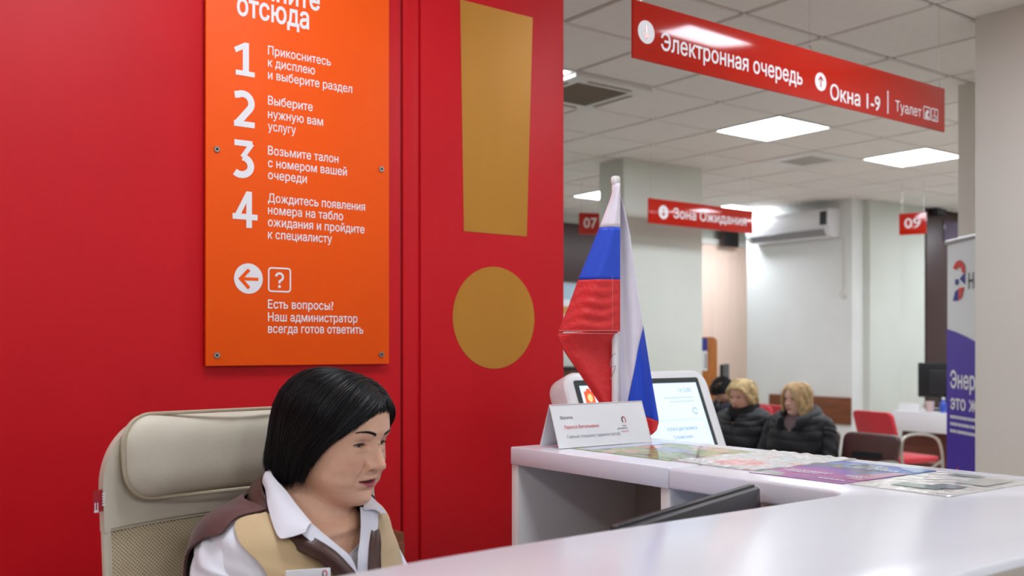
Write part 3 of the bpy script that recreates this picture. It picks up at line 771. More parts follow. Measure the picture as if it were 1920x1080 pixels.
# ------------------------------------------------------------------ queue kiosk
kk = thing('queue_kiosk', 'white queue ticket kiosk with tilted touch screen behind the counter', 'kiosk', (2.19, 2.2, 0))
th = math.radians(22.5); dn = Vector((0, -math.sin(th), -math.cos(th))); nn = Vector((0, -math.cos(th), math.sin(th)))
O = Vector((0, 2.268, 1.345))
def kf(a, s, t): return O+Vector((a, 0, 0))+dn*s+nn*t
mb = MB(); mb.prism(rrect(1.882, 2.50, 0, .62, .055, 8), lambda a, b, t: kf(a, b, t), -.085, 0, bevel=.012); mb.build('head', 'white_plastic', kk, angle=60)
mb = MB(); mb.prism(rrect(1.95, 2.43, 2.15, 2.40, .03), lambda a, b, t: (a, b, t), 0.03, 1.10, bevel=.004); mb.build('pedestal', 'white_plastic', kk)
mb = MB(); mb.box(1.90, 2.48, 2.02, 2.46, 0, .03, .006); mb.build('base_plate', 'grey_plastic', kk)
pm('bezel_dark', (58, 66, 66), rough=.3)
kface = Face(O, (1, 0, 0), -dn)
mb = MB(); kface.poly(mb, rrect(1.918, 2.455, -.50, -.028, .008, 3), .001); mb.build('bezel', 'bezel_dark', kk)
emis('kiosk_glow', (206, 226, 244), .37)
mb = MB(); kface.rect(mb, 1.936, 2.438, -.485, -.046, .002); sc_ = mb.build('screen', 'kiosk_glow', kk)
emis('emblem_red', (226, 84, 40), .36); emis('ui_grey', (120, 134, 146), .36); emis('ui_line', (180, 196, 208), .36)
mb = MB(); kface.poly(mb, [(1.946, -.064), (1.984, -.064), (1.984, -.110), (1.965, -.120), (1.946, -.110)], .003); kface.rect(mb, 1.957, 1.973, -.064, -.056, .003); mb.build('emblem', 'emblem_red', sc_)
emis('emblem_light', (250, 196, 130), .38)
mb = MB(); kface.ell(mb, 1.965, -.086, .010, .013, .004); mb.build('emblem_figure', 'emblem_light', sc_)
for s, x, z, cap, w in (('13:12:03', 2.345, -.078, .013, .058), ('Услуги для бизнеса', 2.245, -.205, .012, .135), ('Справочная', 2.265, -.232, .011, .085), ('Государственные документы', 2.03, -.345, .012, .21)):
    lettering(kface, [(s, x, z, cap, w)], 'screen_text', 'ui_grey', sc_, h=.003)
mb = MB()
for k in range(3): kface.rect(mb, 2.02, 2.15-.02*k, -.075-.014*k, -.071-.014*k, .003)
mb.build('header_lines', 'ui_line', sc_); mb = MB()
for k in range(2): kface.rect(mb, 2.27+.02*k, 2.405, -.098-.013*k, -.094-.013*k, .003)
mb.build('date_lines', 'ui_line', sc_)
mb = MB(); kface.stroke(mb, arc(2.395, -.143, .010, 0, 330, 14), .0025, .003); mb.build('round_icon', 'ui_grey', sc_)
for a0, a1, s0, s1 in ((2.20, 2.425, -.255, -.170), (1.96, 2.18, -.255, -.170), (1.96, 2.425, -.370, -.285)):
    mb = MB(); kface.stroke(mb, rrect(a0, a1, s0, s1, .004, 2), .0018, .003, closed=True); mb.build('button_frame', 'ui_line', sc_)

# ------------------------------------------------------------------ administrator's chair
AC = thing('office_chair', 'cream high-backed office chair with mesh back and padded headrest', 'office chair', (.705, 1.60, 0))
cw = Vector((.994, .106, 0)); cn = Vector((.106, -.994, 0)); co = Vector((.705, 1.792, 0))
def cp(a, z, t): return co+cw*a+cn*(t+.055*(a/.265)**2-.10*(z-1.1))+Vector((0, 0, z))
HW = .268
def hw(z, zt=1.298, r=.115):
    return HW-(r-math.sqrt(max(0, r*r-max(0, z-(zt-r))**2)))*1.0
def sheet(mb, z0, z1, nz, t0, th_, inset=0):
    rows = []
    for i in range(nz+1):
        z = z0+(z1-z0)*(1-(1-i/nz)**1.6); h = hw(z)-inset; L_ = 36
        fr = [cp(-h+2*h*k/L_, z, t0) for k in range(L_+1)]; bk = [cp(h-2*h*k/L_, z, t0-th_) for k in range(L_+1)]
        rows.append(fr+bk)
    mb.grid(rows, cv=True); o = len(mb.v)-len(rows[-1])
    mb.f.append(tuple(range(o, o+len(rows[-1])))); mb.mi.append(mb.cur); mb.sm.append(False)
# net with real holes in its material
m = pm('chair_mesh', (216, 200, 164), rough=.7, var=.02)
nt = m.node_tree; N = nt.nodes; L = nt.links
tc = N.new('ShaderNodeTexCoord'); sp = N.new('ShaderNodeSeparateXYZ'); L.new(tc.outputs['Object'], sp.inputs[0])
def mnode(op, a, b=None):
    q = N.new('ShaderNodeMath'); q.operation = op
    for i, x in enumerate((a, b)):
        if x is None: continue
        if isinstance(x, (int, float)): q.inputs[i].default_value = x
        else: L.new(x, q.inputs[i])
    return q.outputs[0]
KH = 2*math.pi/.0068
v = mnode('MULTIPLY', mnode('COSINE', mnode('MULTIPLY', sp.outputs['X'], KH)), mnode('COSINE', mnode('MULTIPLY', sp.outputs['Z'], KH)))
hole = mnode('GREATER_THAN', v, .52)
tr = N.new('ShaderNodeBsdfTransparent'); mx = N.new('ShaderNodeMixShader'); outn = N['Material Output']
L.new(hole, mx.inputs[0]); L.new(N['Principled BSDF'].outputs[0], mx.inputs[1]); L.new(tr.outputs[0], mx.inputs[2]); L.new(mx.outputs[0], outn.inputs['Surface'])
mb = MB()
rows = [[cp(-(HW-.008)+2*(HW-.008)*k/36, z, .0) for k in range(37)] for z in np.linspace(.62, 1.125, 12)]
mb.grid(rows); mb.build('mesh_back', 'chair_mesh', AC)
pm('lining', (150, 136, 114), rough=.9)  # sheet added behind the net so that its holes look dark
mb = MB(); rows = [[cp(-(HW-.010)+2*(HW-.010)*k/36, z, -.007) for k in range(37)] for z in np.linspace(.62, 1.125, 12)]
mb.grid(rows); mb.build('back_lining', 'lining', AC)
mb = MB(); sheet(mb, 1.115, 1.2975, 18, .004, .02); mb.build('back_band', 'cream_leather', AC, angle=50)
for s in (-1, 1):
    mb = MB(); mb.tube([cp(s*(HW-.006), z, -.004) for z in np.linspace(.60, 1.13, 10)], .008, 8); mb.build('back_frame', 'cream_leather', AC)
mb = MB()
mb.tube([cp(-(HW-.012)+2*(HW-.012)*k/20, 1.1205, .0065) for k in range(21)], .0012, 5); mb.build('band_seam', 'cream_seam', AC)
pad = MB()
prof = []
rr = rrect(-.232, .232, 1.160, 1.304, .055, 7)
cen = (0, 1.232)
rows = []
for i in range(73):
    q = -1+2*i/72; q = math.copysign(1-(1-abs(q))**1.5, q); a = .232*q
    e = max(0, abs(a)-.177); h = .072-(.055-math.sqrt(max(0, .055**2-e*e)))
    row = []
    for j in range(31):
        v = -1+2*j/30; v = math.copysign(1-(1-abs(v))**1.5, v)
        row.append(cp(a, cen[1]+v*h, .010+.038*(1-abs(v)**3.2)**.5*(1-abs(q)**7)**.5))
    back = [cp(a, cen[1]+(-1+2*j/4)*h, .005) for j in range(4, -1, -1)]
    rows.append(row+back)
pad.grid(rows, cv=True, flip=True)
for e in (0, -1): pad.add([tuple(q) for q in rows[e]], [tuple(range(len(rows[e])))])
pad.build('headrest', 'cream_leather', AC, angle=70)
mb = MB(); pts = [cp(a, b, .018) for a, b in rr]; mb.tube(pts+[pts[0]], .0032, 6, caps=False); mb.build('headrest_piping', 'cream_seam', AC)
pm('label_red', (170, 28, 44), rough=.7)
mb = MB(); p = [cp(-HW-.018, 1.150, .0), cp(-HW+.004, 1.150, .0), cp(-HW+.004, 1.185, .0), cp(-HW-.018, 1.185, .0)]
q = [x+cn*.0012 for x in p]; mb.add(p+q, [(3, 2, 1, 0), (4, 5, 6, 7), (0, 1, 5, 4), (1, 2, 6, 5), (2, 3, 7, 6), (3, 0, 4, 7)]); lt = mb.build('cloth_label', 'label_red', AC)
lf = Face(cp(-HW-.018, 1.150, .0013), cw, (0, 0, 1))
mb = MB(); lf.rect(mb, 0, .007, 0, .004); lf.rect(mb, .001, .0025, .004, .016); lf.rect(mb, .005, .0065, .004, .016)
for k in range(5): lf.rect(mb, .013, .018, .010+k*.0045, .0128+k*.0045)
mb.build('label_print', 'white_print', lt)
mb = MB(); mb.box(.45, .95, 1.36, 1.80, .44, .51, .03, 3); mb.build('seat', 'cream_leather', AC)
for x in (.43, .93):
    mb = MB(); mb.tube(smooth_path([(x+.02, 1.74, .50), (x+.02, 1.74, .70), (x+.02, 1.66, .735), (x+.02, 1.48, .735), (x+.02, 1.44, .70), (x+.02, 1.44, .48)], 6), .014, 8); mb.build('armrest', 'black_plastic', AC)
mb = MB(); mb.tube([(.70, 1.58, .09), (.70, 1.58, .44)], .028, 14); mb.build('gas_lift', 'steel', AC)
for k in range(5):
    a = 2*math.pi*k/5+.3; mb = MB(); e = (.70+.28*math.cos(a), 1.58+.28*math.sin(a), .075)
    mb.tube([(.70, 1.58, .11), e], [.026, .016], 8); leg = mb.build('leg', 'steel', AC)
    mb = MB(); mb.lathe([(.0001, -.018), (.026, -.018), (.03, -.01), (.03, .01), (.026, .018), (.0001, .018)], (e[0], e[1], .0305), (math.sin(a), -math.cos(a), 0), 16); mb.build('caster', 'black_plastic', leg)

# brown cabinet by the red wall
cb = thing('cabinet', "low brown wooden cabinet against the red wall behind the administrator's shoulder", 'cabinet', (1.17, 2.44, 0))
mb = MB(); mb.box(.98, 1.366, 2.30, 2.575, .02, .925, .003); mb.build('body', 'wood_brown', cb)
mb = MB(); mb.box(.99, 1.17, 2.284, 2.30, .06, .90, .002); mb.box(1.175, 1.358, 2.284, 2.30, .06, .90, .002); mb.build('doors', 'wood_brown', cb)
mb = MB(); mb.tube([(1.155, 2.27, .5), (1.155, 2.27, .62)], .005, 8); mb.tube([(1.19, 2.27, .5), (1.19, 2.27, .62)], .005, 8); mb.build('handles', 'steel', cb)

# ------------------------------------------------------------------ hall furniture
# roll-up banner half behind the near pillar
rb = thing('roll_up_banner', 'white and violet roll-up banner half hidden behind the beige pillar', 'banner', (5.22, 2.77, 0))
br = Vector((-.6, -.8, 0)); bn = Vector((-.8, .6, 0)); bo = Vector((5.46, 3.09, 0))
def bp_(a, z, t=0): return bo+br*a+bn*t+Vector((0, 0, z))
mb = MB(); mb.grid([[bp_(.8*k/12, z, .012*math.sin(k*.5)*.2) for z in (.08, .6, 1.1, 1.6, 2.015)] for k in range(13)]); mb.build('sheet', 'white_plastic', rb)
mb = MB(); mb.tube([bp_(-.005, 2.02), bp_(.805, 2.02)], .014, 10); mb.build('top_rail', 'steel', rb)
mb = MB(); mb.prism([(-.02, .0), (.82, .0), (.82, .075), (-.02, .075)], lambda a, z, t: bp_(a, z, t), -.09, .06, bevel=.012); mb.build('base', 'grey_plastic', rb)
mb = MB(); mb.tube([bp_(.4, .07, -.03), bp_(.4, 2.0, -.016)], .008, 8); mb.build('pole', 'steel', rb)
pm('banner_violet', (76, 46, 170), rough=.45); pm('banner_red', (222, 62, 56), rough=.45); pm('banner_navy', (48, 44, 150), rough=.45); pm('banner_coral', (232, 120, 104), rough=.45)
b2 = Face(bp_(0, 0, .004), br, (0, 0, 1))
mb = MB(); b2.poly(mb, [(0.001, .09), (.799, .09), (.799, 1.36), (.6, 1.39), (.4, 1.435), (.25, 1.475), (.12, 1.503), (.001, 1.522)], .001); mb.build('violet_field', 'banner_violet', rb)
lettering(b2, [('Энергия', .05, 1.186, .092, .50)], 'slogan', 'white_print', rb, .02, .002); lettering(b2, [('это ж', .05, 1.066, .075, .33)], 'slogan', 'white_print', rb, .02, .002)
for k, z in enumerate((1.012, .972, .932)):
    q = .05; mb = MB(); random.seed(k)
    while q < .66: s = random.uniform(.012, .03); b2.rect(mb, q, q+s, z, z+.018, .002); q += s+.007
    mb.build('small_print', 'white_print', rb)
mb = MB(); b2.text(mb, 'Н', .275, 1.735, .085, .06, h=.002); mb.build('letter', 'black_plastic', rb)
mb = MB(); b2.poly(mb, [(.17, 1.80), (.232, 1.83), (.232, 1.765)], .002); b2.rect(mb, .115, .15, 1.77, 1.80, .002); b2.poly(mb, [(.085, 1.68), (.15, 1.68), (.15, 1.745), (.11, 1.73)], .002); mb.build('logo_navy', 'banner_navy', rb)
mb = MB(); b2.poly(mb, arc(.16, 1.845, .075, -20, 160, 16, ry=.06)+arc(.16, 1.845, .035, 160, -20, 10, ry=.02), .002); b2.poly(mb, [(.155, 1.68), (.19, 1.69), (.225, 1.75), (.155, 1.75)], .002); b2.poly(mb, [(.10, .66), (.12, .72), (.145, .745), (.16, .70), (.155, .62), (.13, .58)], .002); mb.build('logo_red', 'banner_red', rb)

# air conditioner, conduit with sensor, wood board on the block
ac = thing('air_conditioner', 'white split air conditioner high on the white wall beside the pilaster', 'air conditioner', (9.0, 6.885, 2.575))
prof = [(9.098, 2.578), (8.99, 2.578), (8.93, 2.60), (8.892, 2.66), (8.882, 2.74), (8.886, 2.83), (8.902, 2.868), (8.93, 2.874), (9.098, 2.874)]
mb = MB(); mb.prism(prof, lambda a, b, t: (a, t, b), 6.34, 7.44, bevel=.006); mb.build('housing', 'white_plastic', ac, angle=50)
mb = MB(); mb.prism([(8.955, 2.588), (8.925, 2.598), (8.888, 2.655), (8.895, 2.665), (8.99, 2.60)], lambda a, b, t: (a, t, b), 6.40, 7.38, bevel=.002); mb.build('flap', 'grey_plastic', ac)
mb = MB(); mb.prism([(8.878, 2.70), (8.876, 2.71), (8.879, 2.84), (8.884, 2.84), (8.884, 2.70)], lambda a, b, t: (a, t, b), 6.36, 6.44); mb.build('display_window', 'monitor_shell', ac)
cd = thing('thermostat', 'small sensor on a conduit under the air conditioner', 'sensor', (9.09, 6.30, 1.95))
mb = MB(); mb.box(9.082, 9.1, 6.29, 6.312, 2.0, 2.58, .003); mb.build('conduit', 'offwhite_plastic', cd)
mb = MB(); mb.lathe([(.0001, .03), (.03, .03), (.042, .02), (.044, 0)], (9.1, 6.301, 1.975), (-1, 0, 0), 20); mb.build('housing', 'offwhite_plastic', cd)
wb = thing('wall_panel', 'brown wooden protective board on the white wall behind the waiting women', 'wall panel', (9.09, 6.75, .6))
mb = MB(); mb.box(9.072, 9.1, 6.205, 7.26, .60, .885, .004); mb.build('board', 'wood_brown', wb)

# service desk of window nine
sd = thing('service_desk', 'white-topped brown service desk of window nine', 'desk', (9.12, 4.8, 0))
mb = MB(); mb.box(8.75, 9.5, 4.1, 5.52, .61, .80, .006); mb.build('desktop', 'white_plastic', sd)
mb = MB(); mb.box(8.83, 8.87, 4.18, 5.46, .02, .61, .002); mb.box(8.87, 9.4, 5.42, 5.46, .02, .61, .002); mb.build('front_panel', 'wood_red', sd)
m2 = thing('monitor', 'dark monitor seen from behind on the desk of window nine', 'monitor', (9.1, 5.19, .80))
mb = MB(); mb.box(9.10, 9.13, 4.92, 5.46, .925, 1.262, .008); mb.build('panel', 'black_plastic', m2)
mb = MB(); mb.box(9.065, 9.10, 5.06, 5.32, .97, 1.2, .015); mb.build('rear_cover', 'monitor_shell', m2)
mb = MB(); mb.box(9.07, 9.10, 5.16, 5.22, .81, 1.0, .004); mb.box(9.0, 9.2, 5.06, 5.32, .80, .812, .004); mb.build('stand', 'black_plastic', m2)
cd2 = thing('card_holder', 'small white card standing on the desk of window nine', 'card', (8.83, 5.38, .80))
mb = MB(); mb.prism([(8.80, .801), (8.855, .801), (8.83, .876), (8.823, .876)], lambda a, b, t: (a, t, b), 5.27, 5.49, bevel=.001); mb.build('card', 'white_plastic', cd2)
pm('bottle_blue', (52, 84, 190), rough=.2, coat=.5); pm('pink_cup', (216, 190, 186), rough=.5)
bt = thing('bottle', 'blue bottle beside the dark monitor on the desk of window nine', 'bottle', (8.87, 5.06, .80))
mb = MB(); mb.lathe([(.0001, .001), (.03, .001), (.033, .01), (.033, .085), (.02, .105), (.013, .112), (.013, .125)], (8.87, 5.06, .80)); mb.build('body', 'bottle_blue', bt)
mb = MB(); mb.lathe([(.015, .122), (.015, .142), (.0001, .143)], (8.87, 5.06, .80)); mb.build('cap', 'white_plastic', bt)
cu = thing('cup', 'pale pink cup by the monitor foot on the desk of window nine', 'cup', (8.86, 5.19, .80))
mb = MB(); mb.lathe([(.0001, .001), (.032, .001), (.042, .10), (.039, .10), (.030, .006), (.0001, .006)], (8.86, 5.19, .80)); mb.build('bowl', 'pink_cup', cu)
mb = MB(); mb.tube([(8.86, 5.232, .88), (8.86, 5.256, .875), (8.86, 5.26, .85), (8.86, 5.252, .83), (8.86, 5.227, .825)], .005, 8); mb.build('handle', 'pink_cup', cu)

# red visitor chairs: seat towards +x of the empty, tubular frame
pm('chair_tube', (196, 192, 184), rough=.3, metal=.9)
def red_chair(label):
    t = thing('visitor_chair', label, 'chair', (0, 0, 0), 'red visitor chairs')
    mb = MB(); mb.box(-.22, .22, -.225, .225, .435, .490, .022, 3); mb.build('seat', 'red_fabric', t)
    mb = MB(); mb.prism(rrect(-.215, .215, 0, .30, .05), lambda a, b, q: (-.235-b*.30+q, a, .59+b*.94), -.025, .025, bevel=.012); mb.build('backrest', 'red_fabric', t)
    for s in (-1, 1):
        mb = MB()
        mb.tube(smooth_path([(-.27, s*.255, .012), (-.235, s*.255, .30), (-.255, s*.255, .60), (-.16, s*.255, .685), (.10, s*.255, .665), (.20, s*.255, .56), (.225, s*.255, .30), (.24, s*.255, .012)], 7), .0125, 8); mb.build('side_frame', 'chair_tube', t)
        mb = MB(); mb.tube([(-.22, s*.255, .24), (.22, s*.255, .46)], .010, 8); mb.build('brace', 'chair_tube', t)
    mb = MB(); mb.tube([(.20, -.255, .43), (.20, .255, .43)], .010, 8); mb.tube([(-.20, -.255, .43), (-.20, .255, .43)], .010, 8); mb.tube([(-.27, -.255, .63), (-.27, .255, .63)], .009, 8); mb.build('cross_bar', 'chair_tube', t)
    return t
c1 = red_chair('red visitor chair with tubular arms facing the desk of window nine')
c1.location = (7.83, 4.86, 0); c1.rotation_euler = (0, 0, math.atan2(-.2, .98))
c2 = copy_thing(c1, (7.92, 5.98, 0), 'red visitor chair hidden behind the long-haired woman')
c2.rotation_euler = (0, 0, -.3)
c3 = copy_thing(c1, (7.02, 6.0, 0), 'red visitor chair under the bent person behind the kiosk')
c3.rotation_euler = (0, 0, math.pi+.24)

# beam seating
bx = 5.93
wbn = thing('waiting_bench', 'dark brown leather waiting bench with tubular arms, the two women sit on it', 'bench', (bx, 4.6, 0))
mb = MB(); mb.box(bx-.28, bx-.22, 3.66, 5.56, .30, .36, .006); mb.build('beam', 'chair_tube', wbn)
for y in (3.92, 4.38, 4.84, 5.30):
    mb = MB(); mb.box(bx-.50, bx-.04, y-.205, y+.205, .385, .445, .022, 3); mb.build('seat', 'brown_leather', wbn)
    mb = MB()
    mb.prism(rrect(y-.207, y+.207, .50, .835, .05), lambda a, b, t: (bx-.02+(b-.5)*.22+t, a, b), -.03, .03, bevel=.016); bk = mb.build('backrest', 'brown_leather', wbn)
    mb = MB(); mb.prism(rrect(y-.115, y+.115, .672, .712, .018), lambda a, b, t: (bx-.02+(b-.5)*.22+t, a, b), -.034, -.028); mb.build('hand_slot', 'dark_hole', bk)
for y in (3.69, 4.15, 4.61, 5.07, 5.53):
    mb = MB(); mb.tube(smooth_path([(bx-.25, y, .33), (bx-.42, y, .45), (bx-.46, y, .60), (bx-.38, y, .66), (bx-.1, y, .67), (bx+.02, y, .62), (bx+.0, y, .47), (bx-.22, y, .34)], 6), .012, 8); mb.build('armrest', 'chair_tube', wbn)
for y in (3.95, 5.27):
    mb = MB(); mb.tube([(bx-.25, y, .012), (bx-.25, y, .31)], .025, 10); mb.box(bx-.52, bx+.02, y-.03, y+.03, .0, .022, .006); mb.build('leg', 'chair_tube', wbn)

# window seven corner: desk, partition with notice, monitor
d7 = thing('desk', 'pale desk behind the far pillar carrying the orange partition', 'desk', (7.45, 6.75, 0))
mb = MB(); mb.box(6.75, 8.3, 6.42, 7.05, .72, .75, .003); mb.build('desktop', 'offwhite_plastic', d7)
mb = MB(); mb.box(6.77, 6.8, 6.45, 7.02, 0, .72, .002); mb.box(8.25, 8.28, 6.45, 7.02, 0, .72, .002); mb.build('legs', 'offwhite_plastic', d7)
pt = thing('desk_partition', 'orange wooden desk partition with rounded corner beside the far pillar', 'partition', (7.05, 6.55, .75))
po = Vector((7.272, 6.43, 0)); pr = Vector((-.8, .6, 0)); pn = Vector((.6, .8, 0))
mb = MB(); ol = [(0, .751), (0, 1.42)]+[(.05-.05*math.cos(math.radians(a)), 1.462+.05*math.sin(math.radians(a))) for a in range(0, 91, 15)]+[(.55, 1.512), (.55, .751)]
mb.prism(ol, lambda a, b, t: po+pr*a+pn*t+Vector((0, 0, b)), 0, .022, bevel=.002); mb.build('board', 'wood_orange', pt)
pm('notice_blue', (54, 60, 150), rough=.5)
pf = Face(po+pr*.42-pn*.0008, -pr, (0, 0, 1))
mb = MB(); pf.rect(mb, .06, .325, 1.19, 1.50, .001); mb.build('notice', 'white_print', pt)
mb = MB(); pf.rect(mb, .06, .325, 1.38, 1.50, .002); mb.build('notice_blue_band', 'notice_blue', pt)
mb = MB()
for k in range(5): pf.rect(mb, .30, .318, 1.22+k*.028, 1.236+k*.028, .002)
mb.build('notice_print', 'ink_dark', pt)
m7 = thing('monitor', 'dark computer monitor behind the orange partition', 'monitor', (7.72, 6.71, .75))
mc = Vector((7.72, 6.71, 0)); mw = Vector((.831, .556, 0)); mn = Vector((-.556, .831, 0))
mb = MB(); mb.prism(rrect(-.25, .25, .935, 1.245, .01, 3), lambda a, b, t: mc+mw*a+mn*t+Vector((0, 0, b)), 0, .03, bevel=.004); mb.build('panel', 'black_plastic', m7)
mb = MB(); mb.prism(rrect(-.03, .03, .752, 1.05, .005, 2), lambda a, b, t: mc+mw*a+mn*t+Vector((0, 0, b)), .032, .05); mb.prism(rrect(-.1, .1, -.08, .12, .02, 3), lambda a, b, t: mc+mw*a+mn*b+Vector((0, 0, t)), .751, .764); mb.build('stand', 'monitor_shell', m7)

# far left corner seen between the red wall and the flag
po_ = thing('wall_poster', 'pale poster with green and orange figures beyond the red wall edge', 'poster', (7.8, 9.07, 1.75))
mb = MB(); mb.box(7.1, 8.14, 9.062, 9.078, 1.72, 2.19, .002); mb.build('sheet', 'white_plastic', po_)
pm('leaf_green', (120, 150, 84), rough=.6); pm('amber', (206, 150, 76), rough=.6); pm('sky', (176, 200, 214), rough=.6)
p9 = Face((0, 9.062, 0), (1, 0, 0), (0, 0, 1))
mb = MB(); p9.rect(mb, 7.12, 8.12, 1.98, 2.17, .001); mb.build('sky_field', 'sky', po_)
mb = MB(); p9.ell(mb, 7.98, 1.93, .07, .09, .002); p9.ell(mb, 7.75, 1.95, .09, .07, .002); p9.ell(mb, 7.45, 1.93, .1, .08, .002); mb.build('green_figures', 'leaf_green', po_)
mb = MB(); p9.ell(mb, 8.03, 1.84, .08, .035, .003); p9.ell(mb, 7.92, 2.0, .03, .05, .003); p9.ell(mb, 7.6, 1.85, .1, .05, .003); mb.build('orange_figures', 'amber', po_)
sb = thing('sideboard', 'low brown sideboard under the pale poster in the far corner', 'sideboard', (7.8, 8.75, 0))
mb = MB(); mb.box(7.2, 8.5, 8.5, 9.0, .02, 1.16, .004); mb.build('body', 'wood_brown', sb)
mb = MB(); mb.box(7.18, 8.52, 8.48, 9.0, 1.16, 1.19, .003); mb.build('top', 'black_plastic', sb)
for k, (x, c, l) in enumerate(((7.86, 'white_plastic', 'white file box on the sideboard under the poster, left one'), (8.0, 'notice_blue', 'blue file box on the sideboard under the poster'), (8.14, 'white_plastic', 'white file box on the sideboard under the poster, right of the blue one'))):
    t = thing('file_box', l, 'file box', (x, 8.65, 1.19), 'file boxes on the sideboard')
    mb = MB(); mb.box(x-.06, x+.06, 8.52, 8.8, 1.1905, 1.50-.05*(k == 1), .003); mb.build('box', c, t)
    mb = MB(); mb.lathe([(.0001, .001), (.014, .001), (.016, 0)], (x, 8.52, 1.27), (0, -1, 0), 14); mb.build('finger_hole', 'dark_hole', t)

# ------------------------------------------------------------------ people
def pchip(xk, yk, x):
    xk = np.asarray(xk, float); yk = np.asarray(yk, float); h = np.diff(xk); d = np.diff(yk)/h
    m = np.zeros_like(yk); m[0] = d[0]; m[-1] = d[-1]
    for i in range(1, len(yk)-1):
        if d[i-1]*d[i] > 0:
            w1 = 2*h[i]+h[i-1]; w2 = h[i]+2*h[i-1]; m[i] = (w1+w2)/(w1/d[i-1]+w2/d[i])
    i = np.clip(np.searchsorted(xk, x)-1, 0, len(xk)-2); t = (x-xk[i])/h[i]
    return ((1+2*t)*(1-t)**2*yk[i]+t*(1-t)**2*h[i]*m[i]+t*t*(3-2*t)*yk[i+1]+t*t*(t-1)*h[i]*m[i+1])

# head rings, millimetres from the middle of the ear axis: front z, front y, back z, back y, half width, front squareness
HK = [(118, 6, 118, -6, 6, 2.0), (116, 30, 114, -44, 36, 2.1), (108, 56, 102, -72, 55, 2.2), (92, 76, 86, -88, 66, 2.3), (74, 87, 66, -95, 71, 2.35), (54, 92, 45, -98, 73, 2.35),
      (36, 94, 25, -97, 73.5, 2.35), (20, 91, 10, -94, 73, 2.3), (4, 89, -4, -89, 72, 2.25), (-14, 89, -16, -82, 71, 2.25), (-30, 90, -24, -76, 70.5, 2.2), (-45, 84.5, -30, -71, 70, 2.12),
      (-58, 82, -34, -67, 68.5, 2.05), (-70, 79, -38, -64, 65.5, 1.95), (-82, 79, -42, -61, 61, 1.9), (-92, 76, -45, -59, 57.5, 1.88), (-99, 67, -47, -57, 56, 1.88), (-102.5, 56, -48, -56, 57, 1.9), (-107, 48, -50, -56, 58, 2.0)]
